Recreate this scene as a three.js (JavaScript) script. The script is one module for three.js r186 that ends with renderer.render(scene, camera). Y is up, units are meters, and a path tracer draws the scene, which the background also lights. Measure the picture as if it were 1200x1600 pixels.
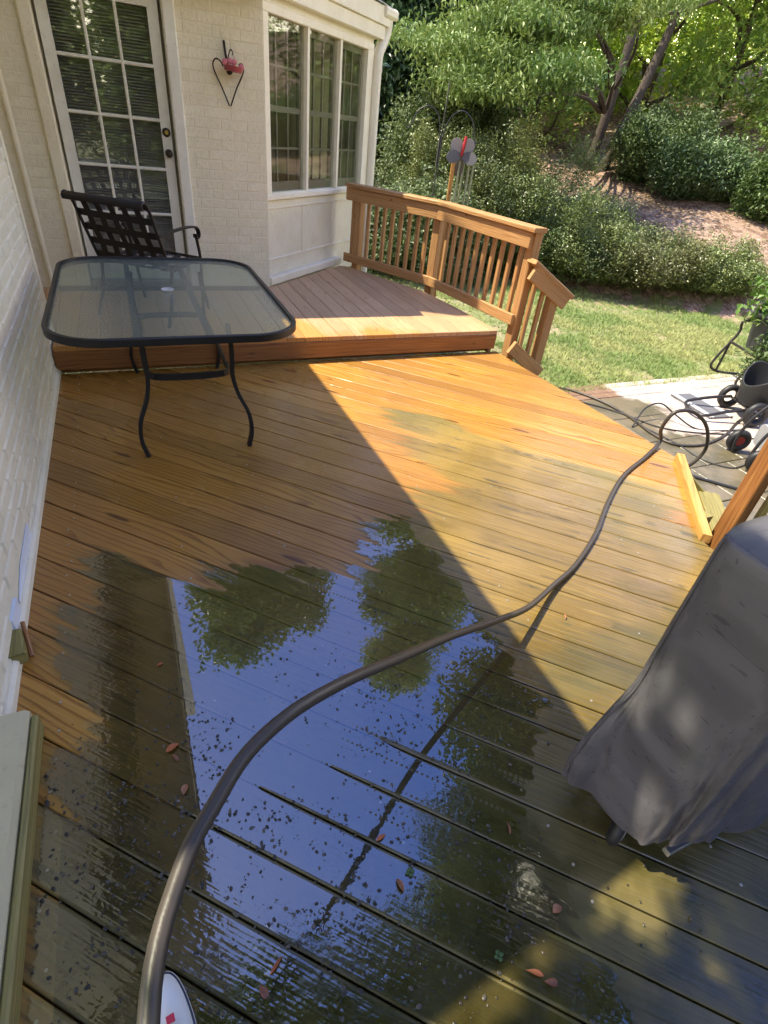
import * as THREE from 'three';
import { mergeGeometries } from 'three/addons/utils/BufferGeometryUtils.js';

// ---------------------------------------------------------------- camera, sky, sun, exposure
const scene = new THREE.Scene();
const camera = new THREE.PerspectiveCamera(88.22, 3 / 4, 0.05, 400);
const camF = new THREE.Vector3(0.36879, -0.58805, -0.71986), camU = new THREE.Vector3(0.15708, 0.80273, -0.57528);
camera.position.set(0, 1.6, 0);
camera.up.copy(camU);
camera.lookAt(camera.position.clone().add(camF));

const renderer = new THREE.WebGLRenderer({ antialias: true });
renderer.setSize(768, 1024);
renderer.toneMapping = THREE.LinearToneMapping;
renderer.toneMappingExposure = 2.05;
renderer.shadowMap.enabled = true;

const sunDir = new THREE.Vector3(-0.47, 1, -0.25).normalize();
const sun = new THREE.DirectionalLight(new THREE.Color(1.0, 0.91, 0.7), 5);
sun.position.copy(sunDir).multiplyScalar(40);
sun.castShadow = true;
sun.shadow.mapSize.set(4096, 4096);
Object.assign(sun.shadow.camera, { left: -22, right: 22, top: 22, bottom: -22, near: 1, far: 120 });
scene.add(sun, sun.target);

{ // clear summer sky: deep blue overhead, paler towards the horizon, bright round the sun
  const w = 512, h = 256, a = new Float32Array(w * h * 4), d = new THREE.Vector3();
  for (let j = 0; j < h; j++) for (let i = 0; i < w; i++) {
    const el = ((j + 0.5) / h - 0.5) * Math.PI, az = ((i + 0.5) / w - 0.5) * 2 * Math.PI;
    d.set(Math.cos(el) * Math.cos(az), Math.sin(el), Math.cos(el) * Math.sin(az));
    const up = Math.max(0, d.y), t = Math.pow(1 - up, 3), c = Math.max(-1, Math.min(1, d.dot(sunDir)));
    const g = 1.4 * Math.exp(-Math.acos(c) * 3.2) + 1.6 * Math.exp(-Math.acos(c) * 12);
    const k = (j * w + i) * 4;
    const lo = d.y < 0 ? Math.max(0.25, 1 + d.y * 6) : 1;
    a[k] = (0.055 * (1 - t) + 4.9 * t + g) * lo;
    a[k + 1] = (0.235 * (1 - t) + 4.35 * t + g * 0.92) * lo;
    a[k + 2] = (1.02 * (1 - t) + 3.05 * t + g * 0.75) * lo;
    a[k + 3] = 1;
  }
  const sky = new THREE.DataTexture(a, w, h, THREE.RGBAFormat, THREE.FloatType);
  sky.mapping = THREE.EquirectangularReflectionMapping;
  sky.magFilter = sky.minFilter = THREE.LinearFilter;
  sky.needsUpdate = true;
  scene.background = sky;
  scene.environment = sky;
}

// ---------------------------------------------------------------- helpers
const PI = Math.PI, V = (x, y, z) => new THREE.Vector3(x, y, z);
function rng(seed) { let a = seed >>> 0; return () => { a = (a + 0x6d2b79f5) | 0; let t = Math.imul(a ^ (a >>> 15), 1 | a); t = (t + Math.imul(t ^ (t >>> 7), 61 | t)) ^ t; return ((t ^ (t >>> 14)) >>> 0) / 4294967296; }; }
const NT = new Float32Array(65536); { const r = rng(7); for (let i = 0; i < 65536; i++) NT[i] = r(); }
function vn(x, y) { // value noise 0..1
  const xi = Math.floor(x), yi = Math.floor(y); let fx = x - xi, fy = y - yi;
  fx = fx * fx * (3 - 2 * fx); fy = fy * fy * (3 - 2 * fy);
  const a = ((yi & 255) << 8), b = (((yi + 1) & 255) << 8), c = xi & 255, d = (xi + 1) & 255;
  const p = NT[a + c], q = NT[a + d], r = NT[b + c], s = NT[b + d];
  return p + (q - p) * fx + (r - p) * fy + (p - q - r + s) * fx * fy;
}
function fbm(x, y, n = 4) { let s = 0, a = 0.5, t = 0; for (let i = 0; i < n; i++) { s += a * vn(x, y); t += a; x = x * 2.03 + 17.3; y = y * 2.03 + 5.1; a *= 0.5; } return s / t; }
const sm = (a, b, x) => { const t = Math.max(0, Math.min(1, (x - a) / (b - a))); return t * t * (3 - 2 * t); };
const mix = (a, b, t) => a + (b - a) * t;
const mix3 = (a, b, t) => [mix(a[0], b[0], t), mix(a[1], b[1], t), mix(a[2], b[2], t)];
const toS = (c) => { c = Math.max(0, Math.min(1, c)); return 255 * (c <= 0.0031308 ? c * 12.92 : 1.055 * Math.pow(c, 1 / 2.4) - 0.055); };
function inPoly(P, x, y) { let c = false; for (let i = 0, j = P.length - 1; i < P.length; j = i++) { const a = P[i], b = P[j]; if ((a[1] > y) !== (b[1] > y) && x < ((b[0] - a[0]) * (y - a[1])) / (b[1] - a[1]) + a[0]) c = !c; } return c; }
// textures: fn(px, py) returns {c:[r,g,b] linear, r: roughness, b: bump}
function makeTex(w, h, fn, want = 'crb') {
  const C = want.includes('c') && new Uint8Array(w * h * 4), R = want.includes('r') && new Uint8Array(w * h * 4), B = want.includes('b') && new Uint8Array(w * h * 4);
  for (let j = 0; j < h; j++) for (let i = 0; i < w; i++) {
    const o = fn(i, j), k = (j * w + i) * 4;
    if (C) { C[k] = toS(o.c[0]); C[k + 1] = toS(o.c[1]); C[k + 2] = toS(o.c[2]); C[k + 3] = 255; }
    if (R) { R[k] = R[k + 1] = R[k + 2] = Math.max(0, Math.min(255, o.r * 255)); R[k + 3] = 255; }
    if (B) { B[k] = B[k + 1] = B[k + 2] = Math.max(0, Math.min(255, o.b * 255)); B[k + 3] = 255; }
  }
  const mk = (d, srgb) => { if (!d) return null; const t = new THREE.DataTexture(d, w, h); t.wrapS = t.wrapT = THREE.RepeatWrapping; t.magFilter = THREE.LinearFilter; t.minFilter = THREE.LinearMipmapLinearFilter; t.generateMipmaps = true; if (srgb) t.colorSpace = THREE.SRGBColorSpace; t.needsUpdate = true; return t; };
  return { map: mk(C, true), roughnessMap: mk(R), bumpMap: mk(B) };
}
const lin = (r, g, b) => new THREE.Color().setRGB(r, g, b);
const std = (o) => new THREE.MeshStandardMaterial(o);
const phy = (o) => new THREE.MeshPhysicalMaterial(o);
const names = new Map();
function numbered(n) { const k = names.get(n) || 0; names.set(n, k + 1); return k ? n + '_' + String(k).padStart(3, '0') : n; }
function shadow(m) { m.castShadow = m.receiveShadow = true; return m; }
function mesh(name, geo, mat, parent) { const m = shadow(new THREE.Mesh(geo, mat)); m.name = parent ? name : numbered(name); (parent || scene).add(m); return m; }
function thing(name, label, category, group, pos, turn) { const g = new THREE.Group(); g.name = numbered(name); g.userData = { label, category }; if (group) g.userData.group = group; if (pos) g.position.set(...pos); if (turn) g.rotation.y = turn; scene.add(g); return g; }
function tag(o, label, category, group) { o.userData = { ...o.userData, label, category }; if (group) o.userData.group = group; return o; }
function structure(o, label, category) { o.userData = { ...o.userData, kind: 'structure' }; if (label) o.userData.label = label; if (category) o.userData.category = category; return o; }
// uv in metres from the dominant face direction (u follows the longest side when along = true)
function metreUV(geo, su = 1, sv = 1, ou = 0, ov = 0, longAxis) {
  const g = geo.index ? geo.toNonIndexed() : geo, p = g.attributes.position, n = p.count, uv = new Float32Array(n * 2);
  g.computeBoundingBox(); const sz = g.boundingBox.getSize(V(0, 0, 0));
  const la = longAxis ?? (sz.x >= sz.y && sz.x >= sz.z ? 0 : sz.y >= sz.z ? 1 : 2), a = V(0, 0, 0), b = V(0, 0, 0), c = V(0, 0, 0);
  for (let i = 0; i < n; i += 3) {
    a.fromBufferAttribute(p, i); b.fromBufferAttribute(p, i + 1); c.fromBufferAttribute(p, i + 2);
    const nn = b.clone().sub(a).cross(c.clone().sub(a)), ax = [Math.abs(nn.x), Math.abs(nn.y), Math.abs(nn.z)];
    const m = ax[0] >= ax[1] && ax[0] >= ax[2] ? 0 : ax[1] >= ax[2] ? 1 : 2;
    let U = la === m ? (m + 1) % 3 : la, W = 3 - m - U;
    [a, b, c].forEach((q, k) => { const e = [q.x, q.y, q.z]; uv[(i + k) * 2] = e[U] * su + ou; uv[(i + k) * 2 + 1] = e[W] * sv + ov + m * 0.37; });
  }
  g.setAttribute('uv', new THREE.BufferAttribute(uv, 2));
  return g;
}
// chamfered bar, centred, length along x, height y, depth z
function barGeo(L, h, d, c = 0.004) {
  const y = h / 2, z = d / 2, s = new THREE.Shape([[-z + c, -y], [z - c, -y], [z, -y + c], [z, y - c], [z - c, y], [-z + c, y], [-z, y - c], [-z, -y + c]].map((q) => new THREE.Vector2(...q)));
  const g = new THREE.ExtrudeGeometry(s, { depth: L, bevelEnabled: false, steps: 1 });
  g.translate(0, 0, -L / 2); g.rotateY(PI / 2); return g;
}
const boxGeo = (w, h, d, x = 0, y = 0, z = 0) => new THREE.BoxGeometry(w, h, d).translate(x, y, z);
// bar between two points (a, b = centres of the ends), side = direction of depth
function between(a, b, h, d, c, up = V(0, 1, 0)) {
  const dir = b.clone().sub(a), L = dir.length(); dir.normalize();
  const zz = dir.clone().cross(up).normalize(), yy = zz.clone().cross(dir);
  const m = new THREE.Matrix4().makeBasis(dir, yy, zz).setPosition(a.clone().add(b).multiplyScalar(0.5));
  return { geo: barGeo(L, h, d, c), m };
}
let seedN = 100;
function woodBar(name, a, b, h, d, mat, parent, c, up) {
  const r = rng(seedN++), { geo, m } = between(a, b, h, d, c, up), g = metreUV(geo, 1, 1, r() * 3, r() * 3, 0); g.applyMatrix4(m); g.computeVertexNormals();
  return mesh(name, g, mat, parent);
}
function tube(pts, r, n = 40, k = 8, closed = false) { return new THREE.TubeGeometry(new THREE.CatmullRomCurve3(pts.map((p) => (p.isVector3 ? p : V(...p))), closed, 'centripetal'), n, r, k, closed); }
// flat strip bent along a path: width w across `side`, thickness t
function strap(pts, w, t, side, n = 16, closed = false) {
  const cv = new THREE.CatmullRomCurve3(pts.map((p) => V(...p)), closed, 'centripetal'), P = [], I = [];
  const S = V(...side).normalize();
  for (let i = 0; i <= n; i++) { const p = cv.getPointAt(closed ? (i % n) / n : i / n), T = cv.getTangentAt(closed ? (i % n) / n : i / n), N = T.clone().cross(S).normalize();
    for (const [a, b] of [[-1, -1], [1, -1], [1, 1], [-1, 1]]) { const q = p.clone().addScaledVector(S, (a * w) / 2).addScaledVector(N, (b * t) / 2); P.push(q.x, q.y, q.z); }
    if (i) { const o = (i - 1) * 4, e = i * 4; for (let k = 0; k < 4; k++) { const l = (k + 1) % 4; I.push(o + k, o + l, e + l, o + k, e + l, e + k); } } }
  if (!closed) { I.push(0, 2, 1, 0, 3, 2); const e = n * 4; I.push(e, e + 1, e + 2, e, e + 2, e + 3); }
  const g = new THREE.BufferGeometry(); g.setAttribute('position', new THREE.Float32BufferAttribute(P, 3)); g.setIndex(I);
  const o = g.toNonIndexed(); o.computeVertexNormals(); o.setAttribute('uv', new THREE.Float32BufferAttribute(new Float32Array(o.attributes.position.count * 2), 2)); return o;
}
function clipHalf(P, nx, nz, d) { // keep n.p <= d
  const o = []; for (let i = 0; i < P.length; i++) { const a = P[i], b = P[(i + 1) % P.length], da = a[0] * nx + a[1] * nz - d, db = b[0] * nx + b[1] * nz - d; if (da <= 0) o.push(a); if (da * db < 0) { const t = da / (da - db); o.push([a[0] + (b[0] - a[0]) * t, a[1] + (b[1] - a[1]) * t]); } } return o;
}
// board cut to the outline P (x,z), top at y, thickness th, chamfer c; uv from uvf(x,z)
function slabGeo(P, y, th, c, uvf) {
  P = P.filter((a, i) => { const b = P[(i + 1) % P.length]; return Math.hypot(a[0] - b[0], a[1] - b[1]) > 1e-4; });
  if (P.length < 3) return null;
  let A = 0; P.forEach((a, i) => { const b = P[(i + 1) % P.length]; A += a[0] * b[1] - b[0] * a[1]; });
  if (Math.abs(A) < 1e-4) return null;
  if (A < 0) P = P.slice().reverse();
  const n = P.length, ins = P.map((p, i) => { const a = P[(i + n - 1) % n], b = P[(i + 1) % n]; const d1 = [p[0] - a[0], p[1] - a[1]], d2 = [b[0] - p[0], b[1] - p[1]], l1 = Math.hypot(...d1), l2 = Math.hypot(...d2); const n1 = [-d1[1] / l1, d1[0] / l1], n2 = [-d2[1] / l2, d2[0] / l2]; const k = c / Math.max(0.3, 1 + n1[0] * n2[0] + n1[1] * n2[1]); return [p[0] + (n1[0] + n2[0]) * k, p[1] + (n1[1] + n2[1]) * k]; });
  const pos = [], uv = [], put = (q, h) => { pos.push(q[0], h, q[1]); uv.push(...uvf(q[0], q[1])); };
  for (const [a, b, d] of THREE.ShapeUtils.triangulateShape(ins.map((q) => new THREE.Vector2(...q)), [])) { put(ins[a], y); put(ins[d], y); put(ins[b], y); }
  for (let i = 0; i < n; i++) { const j = (i + 1) % n;
    put(ins[i], y); put(ins[j], y); put(P[j], y - c); put(ins[i], y); put(P[j], y - c); put(P[i], y - c);
    put(P[i], y - c); put(P[j], y - c); put(P[j], y - th); put(P[i], y - c); put(P[j], y - th); put(P[i], y - th); }
  const g = new THREE.BufferGeometry(); g.setAttribute('position', new THREE.Float32BufferAttribute(pos, 3)); g.setAttribute('uv', new THREE.Float32BufferAttribute(uv, 2)); g.computeVertexNormals(); return g;
}

// ---------------------------------------------------------------- surfaces
// deck: one map in deck coordinates (grain runs along the diagonal boards); washed wood and unwashed algae film
const DX0 = -0.62, DZ0 = -4.1, DW = 3.9, DH = 5.2, SEAM0 = 0.496, PITCH = 0.2045; // seams at x - z = SEAM0 + k * PITCH
const dirtyPoly = [[1.493, -3.114], [1.697, -3.012], [1.843, -2.831], [1.94, -2.621], [2.046, -2.507], [2.11, -2.362], [2.245, -2.247], [2.4, -2.105], [2.547, -1.975], [2.623, -1.843], [2.721, -1.746], [2.829, -1.696], [2.723, -1.586], [2.755, -1.512], [2.688, -1.499], [2.563, -1.411], [2.563, -1.312], [2.561, -1.268], [3.4, -1.2], [3.4, 1.3], [-0.5, 1.3], [-0.453, -0.812], [-0.435, -0.87], [-0.426, -0.993], [-0.411, -1.245], [-0.386, -1.583], [-0.358, -1.999], [-0.201, -1.961], [-0.05, -1.762], [0.143, -1.605], [0.21, -1.765], [0.398, -1.675], [0.571, -1.627], [0.74, -1.479], [0.813, -1.607], [0.835, -1.741], [0.92, -1.844], [1.133, -1.923], [1.222, -2.069], [1.405, -2.002], [1.526, -2.035], [1.492, -2.201], [1.433, -2.377], [1.327, -2.519], [1.479, -2.608], [1.536, -2.727], [1.4, -2.894]];
// outline of the standing water
const pud = [[1.133, -1.923], [0.911, -1.821], [0.758, -1.473], [0.542, -1.581], [0.212, -1.565], [0.123, -1.556], [-0.002, -1.632], [-0.06, -1.72], [-0.09, -1.453], [-0.1, -1.172], [-0.081, -0.926], [-0.085, -0.739], [0.077, -0.532], [0.267, -0.4], [0.504, -0.36], [0.609, -0.29], [0.901, -0.33], [1.14, -0.498], [1.18, -0.572], [1.19, -0.847], [1.19, -1.143], [1.17, -1.492], [1.16, -1.741]];
function grainAt(u, v, k) { // u along (m), v across (m): rings, fine streaks
  const cath = vn(k * 7.7, 3.3), wob = fbm(u * 1.3 + k * 13.7, v * 7 + k * 3.1, 3);
  const ring = (v - 0.07) * (26 + 22 * cath) + wob * 5.5 + u * 0.12;
  const f = ring - Math.floor(ring), line = sm(0.55, 0.93, f) * (1 - sm(0.95, 1, f));
  const kn = vn(k * 5.3, 1.7), ku = u * 1.1 + kn * 9, kd = Math.hypot((ku - Math.floor(ku) - 0.5) * 0.9, (v - 0.03 - 0.085 * vn(Math.floor(ku) * 3.1 + k, 2.2)) * 5.5), knot = vn(Math.floor(ku) * 7.7, k * 3.3) > 0.66 ? 1 - sm(0.045, 0.085, kd) : 0;
  const fine = fbm(u * 5 + k * 3, v * 260 + k * 31, 3), mid = fbm(u * 1.7 + k * 9.1, v * 55 + k * 5, 3);
  return { line: Math.max(line, knot), fine, mid, knot };
}
const warp = (u, v, k) => (NT[((k + 60) * 97) & 65535] - 0.5) * 0.2 + (vn(v * 45 + k * 7, k) - 0.5) * 0.16 + (fbm(u * 5 + k * 5.1, v * 90 + k, 3) - 0.5) * 0.14 + (vn(u * 25 + k * 2, v * 220) - 0.5) * 0.03;
function dirtyAt(x, z) { const u = (x + z) * 0.70711, kf = (x - z - SEAM0) / PITCH, k = Math.floor(kf), w = warp(u, (kf - k) * 0.1446, k) * 0.7; return inPoly(dirtyPoly, x + w, z + w); }
function pudDist(x, z) { let m = 9; for (let i = 0; i < pud.length; i++) { const a = pud[i], b = pud[(i + 1) % pud.length], dx = b[0] - a[0], dz = b[1] - a[1], t = Math.max(0, Math.min(1, ((x - a[0]) * dx + (z - a[1]) * dz) / (dx * dx + dz * dz))); m = Math.min(m, Math.hypot(x - a[0] - t * dx, z - a[1] - t * dz)); } return inPoly(pud, x, z) ? m : -m; }
const deckTex = makeTex(1480, 1976, (i, j) => {
  const x = DX0 + ((i + 0.5) / 1480) * DW, z = DZ0 + ((j + 0.5) / 1976) * DH;
  const s = x - z, u = (x + z) * 0.70711, kf = (s - SEAM0) / PITCH, k = Math.floor(kf), v = (kf - k) * 0.1446;
  const g = grainAt(u, v, k + 40), tone = vn(k * 3.7 + 0.5, 9.5);
  let dirty = 0; for (const o of [-0.034, -0.012, 0.01, 0.03]) dirty += dirtyAt(x + o, z + o) ? 0.25 : 0;
  const blot = fbm(x * 2.1 + 4, z * 2.1, 4), fineb = fbm(x * 9, z * 9 + 3, 4);
  // washed: orange pine, darker latewood lines
  let clean = mix3([0.43, 0.21, 0.036], [0.19, 0.066, 0.011], g.line * 0.85);
  clean = mix3(clean, [0.55, 0.3, 0.09], sm(0.5, 0.75, g.fine) * 0.4 + sm(0.55, 0.8, g.mid) * 0.25);
  clean = mix3(clean, [0.24, 0.1, 0.028], sm(0.45, 0.7, blot) * 0.35);
  clean = mix3(clean, [0.1, 0.035, 0.01], g.knot * 0.75);
  const ct = 0.68 + 0.55 * tone; clean = clean.map((q) => q * ct);
  // boards close to the house wall: darker brown
  // unwashed: olive grey film, black mildew streaks
  let dirt = mix3([0.29, 0.188, 0.05], [0.185, 0.12, 0.032], sm(0.35, 0.7, blot));
  dirt = mix3(dirt, [0.34, 0.225, 0.062], sm(0.5, 0.72, g.fine) * 0.45);
  dirt = mix3(dirt, [0.07, 0.055, 0.022], sm(0.56, 0.74, g.mid) * sm(0.42, 0.6, fineb) * 0.85 + g.line * 0.22);
  dirt = mix3(dirt, [0.13, 0.12, 0.035], sm(0.5, 0.75, fbm(x * 1.3 + 9, z * 1.3 + 2, 3)) * 0.5);
  // near end: heavier algae with its own grain, painted darker for the shade there
  const algShade = sm(-1.15, -0.5, z + (x < 0.2 ? 0.15 : 0) + (fineb - 0.5) * 0.5 + (blot - 0.5) * 0.5) * (x > -0.4 ? 1 : 0);
  dirt = mix3(dirt, mix3([0.042, 0.04, 0.012], [0.1, 0.083, 0.026], sm(0.3, 0.7, fineb)), algShade * 0.92);
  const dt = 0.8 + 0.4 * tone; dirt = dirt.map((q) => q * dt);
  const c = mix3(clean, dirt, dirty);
  const r = mix(mix(0.22, 0.42, sm(0.3, 0.7, blot)), mix(0.24, 0.45, sm(0.3, 0.7, fineb)), dirty);
  return { c, r, b: 0.5 + (g.fine - 0.5) * 0.5 - g.line * 0.25 + (fineb - 0.5) * 0.35 };
});
const deckMat = phy({ ...deckTex, color: 0xffffff, roughness: 1, bumpScale: 0.0022, ior: 1.45, clearcoat: 0.35, clearcoatRoughness: 0.18 });
const deckUV = (x, z) => [(x - DX0) / DW, (z - DZ0) / DH];

// upper deck: boards run straight out from the house
const UX0 = -1.3, UZ0 = -6.7, UW = 4.4, UH = 2.75;
const upTex = makeTex(1100, 688, (i, j) => {
  const x = UX0 + ((i + 0.5) / 1100) * UW, z = UZ0 + ((j + 0.5) / 688) * UH, kf = (x + 2) / 0.1446, k = Math.floor(kf), v = (kf - k) * 0.1446;
  const g = grainAt(z, v, k + 90), tone = vn(k * 2.9, 4.1), blot = fbm(x * 1.9, z * 1.9 + 8, 4);
  // dry pinkish wood, still wet orange strip along the front and left
  const wet = sm(0.1, -0.25, (x - 1.35) * 0.5 - (z + 4.35) * 1.0 + (fbm(x * 5, z * 3, 3) - 0.5) * 0.8);
  let c = mix3([0.5, 0.31, 0.16], [0.36, 0.19, 0.08], g.line * 0.6 + sm(0.45, 0.7, blot) * 0.3);
  c = mix3(c, mix3([0.52, 0.25, 0.07], [0.38, 0.15, 0.035], g.line * 0.7), wet);
  c = mix3(c, [0.6, 0.42, 0.26], sm(0.5, 0.72, g.fine) * 0.35 * (1 - wet));
  const t = 0.85 + 0.28 * tone; c = c.map((q) => q * t);
  return { c, r: mix(0.55, 0.33, wet), b: 0.5 + (g.fine - 0.5) * 0.5 - g.line * 0.2 };
});
const upMat = std({ ...upTex, roughness: 1, bumpScale: 0.002 });
const upUV = (x, z) => [(x - UX0) / UW, (z - UZ0) / UH];

// rail and trim timber, uv in metres (u along the grain)
function timber(a, b, rough, seed, hi) {
  const t = makeTex(1024, 256, (i, j) => {
    const u = (i / 1024) * 2, v = (j / 256) * 0.5; // wraps every 2 m x 0.5 m
    const per = (f) => f; const w = sm(0.85, 1, i / 1024);
    const ga = grainAt(u + seed, (v % 0.14) + 0.01, seed + Math.floor(v / 0.14)), gb = grainAt(u - 2 + seed, (v % 0.14) + 0.01, seed + Math.floor(v / 0.14));
    const line = mix(ga.line, gb.line, w), fine = mix(ga.fine, gb.fine, w), mid = mix(ga.mid, gb.mid, w);
    let c = mix3(a, b, line * 0.7 + sm(0.45, 0.75, mid) * 0.35); c = mix3(c, hi, sm(0.5, 0.75, fine) * 0.4);
    const kn = [[0.4, 0.07], [1.3, 0.21], [1.75, 0.36], [0.9, 0.44]].reduce((m, [ku, kv]) => Math.max(m, 1 - sm(0.3, 1, Math.hypot((u - ku) / 0.03, (v - kv) / 0.014))), 0);
    c = mix3(c, [0.09, 0.035, 0.012], kn * 0.7);
    return { c, r: rough + (mid - 0.5) * 0.2, b: 0.5 + (fine - 0.5) * 0.6 - line * 0.25 };
  });
  for (const q of Object.values(t)) q && q.repeat.set(0.5, 2);
  return std({ ...t, roughness: 1, bumpScale: 0.0016 });
}
const railMat = timber([0.46, 0.25, 0.095], [0.3, 0.14, 0.045], 0.55, 3, [0.56, 0.35, 0.16]);
const wetWoodMat = timber([0.28, 0.115, 0.035], [0.18, 0.065, 0.02], 0.38, 11, [0.44, 0.22, 0.07]);
const mossWoodMat = timber([0.25, 0.21, 0.06], [0.14, 0.12, 0.035], 0.6, 23, [0.34, 0.3, 0.12]);
const orangeWoodMat = timber([0.6, 0.31, 0.08], [0.42, 0.18, 0.04], 0.45, 31, [0.7, 0.42, 0.14]);
const darkWoodMat = std({ color: lin(0.2, 0.12, 0.055), roughness: 0.9 });

// white masonry paint, uv in metres
const paintTex = makeTex(512, 512, (i, j) => {
  const x = (i / 512) * 2 * 8, y = (j / 512) * 2 * 8, b = fbm(x, y, 4), f = fbm(x * 7, y * 7, 3), e = fbm(x * 0.45 + 3, y * 0.45, 3);
  let c = mix3([0.82, 0.775, 0.6], [0.75, 0.7, 0.52], sm(0.35, 0.7, b) * 0.6 + sm(0.4, 0.7, e) * 0.4);
  c = mix3(c, [0.42, 0.38, 0.27], sm(0.7, 0.82, f) * 0.25);
  return { c, r: 0.6 + 0.2 * f, b: 0.5 + (f - 0.5) * 0.7 + (b - 0.5) * 0.5 };
});
for (const q of Object.values(paintTex)) q.repeat.set(0.5, 0.5);
const paintMat = std({ ...paintTex, roughness: 1, bumpScale: 0.004 });
const trimMat = std({ map: paintTex.map, color: lin(1.05, 1.05, 1.08), roughness: 0.5, bumpMap: paintTex.bumpMap, bumpScale: 0.0008 });
const doorPaint = std({ map: paintTex.map, color: lin(0.97, 1.03, 1.2), roughness: 0.38, bumpMap: paintTex.bumpMap, bumpScale: 0.0005 });
const flashMat = std({ color: lin(0.72, 0.78, 0.85), roughness: 0.4 });
// glass and metal
const bayPaneMat = phy({ color: lin(0.9, 0.92, 0.88), roughness: 0.02, transmission: 1, thickness: 0, ior: 1.42 });
const paneMat = phy({ color: 0xffffff, roughness: 0.02, transmission: 1, thickness: 0, ior: 1.75 });
const blackMetal = std({ color: lin(0.012, 0.012, 0.013), roughness: 0.42, metalness: 0.2 });
const bronzeMetal = std({ color: lin(0.05, 0.035, 0.025), roughness: 0.35, metalness: 0.5 });
const greyMetal = std({ color: lin(0.28, 0.28, 0.28), roughness: 0.4, metalness: 0.8 });

// ---------------------------------------------------------------- lower deck
const lowerDeck = structure(thing('lower_deck', 'wet lower deck of diagonal boards, half washed orange and half olive', 'deck'));
const lowerOutline = [[-0.56, -4.035], [3.03, -4.035], [3.17, -1.98], [2.55, -1.25], [2.55, 1.0], [-0.56, 1.0]];
{
  for (let k = -8; k < 34; k++) {
    const a = SEAM0 + k * PITCH + 0.0035, b = a + PITCH - 0.007, R = 0.70711, r = rng(500 + k);
    let P = clipHalf(lowerOutline, -1, 1, -a); if (P.length) P = clipHalf(P, 1, -1, b);
    const g = P.length > 2 && slabGeo(P, (r() - 0.5) * 0.0016, 0.034, 0.003, deckUV);
    if (g) mesh('deck_board', g, deckMat, lowerDeck);
  }
  // framing below, seen only as the dark of the gaps
  mesh('joist_frame', boxGeo(2.95, 0.14, 5.0, 0.97, -0.14, -1.53), darkWoodMat, lowerDeck);
  const rim = (a, b) => woodBar('rim_board', V(a[0], -0.13, a[1]), V(b[0], -0.13, b[1]), 0.2, 0.035, railMat, lowerDeck);
  rim([3.0, -4.0], [3.14, -2.0]);
  rim([3.13, -1.99], [2.535, -1.29]); rim([2.525, -1.22], [2.525, 0.98]);
  // screw heads, pairs where the boards cross the joists
  const sc = [], cyl = new THREE.CylinderGeometry(0.0042, 0.0042, 0.003, 8), r = rng(61);
  for (let k = -6; k < 32; k++) for (const jx of [-0.43, 0.02, 0.44, 0.86, 1.28, 1.7, 2.12, 2.54, 2.95]) for (const o of [0.05, 0.155]) {
    const s = SEAM0 + k * PITCH + o, x = jx + (r() - 0.5) * 0.03, z = x - s; if (inPoly(lowerOutline, x, z) && (jx < 0 || r() < 0.5)) sc.push(cyl.clone().translate(x, 0.0012, z));
  }
  const m = mesh('screw_heads', mergeGeometries(sc), std({ color: lin(0.5, 0.46, 0.38), roughness: 0.35, metalness: 0.6 }), lowerDeck); m.userData.kind = 'stuff';
}
// ---------------------------------------------------------------- upper deck and its step
const UPY = 0.2;
const upperDeck = structure(thing('upper_deck', 'raised upper deck of straight boards by the door, one step up', 'deck'));
{
  const out = [[-1.2, -4.015], [2.985, -4.015], [2.95, -4.67], [2.87, -5.33], [2.4, -6.4], [2.3, -6.455], [1.28, -5.505], [-1.2, -5.49]];
  for (let k = 5; k < 36; k++) {
    const a = -2 + k * 0.1446 + 0.002, b = a + 0.1446 - 0.004, r = rng(900 + k);
    let P = clipHalf(out, -1, 0, -a); if (P.length) P = clipHalf(P, 1, 0, b);
    if (k * 0.1446 - 2 < -0.6) P = clipHalf(P, 0, 1, -4.29);
    const g = P.length > 2 && slabGeo(P, UPY + (r() - 0.5) * 0.0016, 0.034, 0.003, upUV);
    if (g) mesh('deck_board', g, upMat, upperDeck);
  }
  woodBar('fascia_board', V(-0.56, 0.098, -4.03), V(2.985, 0.098, -4.03), 0.132, 0.036, wetWoodMat, upperDeck);
  woodBar('riser_board', V(-0.56, 0.05, -4.085), V(2.95, 0.05, -4.085), 0.11, 0.03, wetWoodMat, upperDeck);
  mesh('joist_frame', boxGeo(3.3, 0.11, 1.25, 1.2, 0.1, -4.76), darkWoodMat, upperDeck);
  woodBar('rim_board', V(2.965, 0.07, -4.05), V(2.93, 0.07, -4.67), 0.18, 0.03, railMat, upperDeck);
  woodBar('rim_board', V(2.93, 0.07, -4.69), V(2.85, 0.07, -5.33), 0.18, 0.03, railMat, upperDeck);
  woodBar('rim_board', V(2.85, 0.07, -5.35), V(2.385, 0.07, -6.37), 0.18, 0.03, railMat, upperDeck);
}
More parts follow.
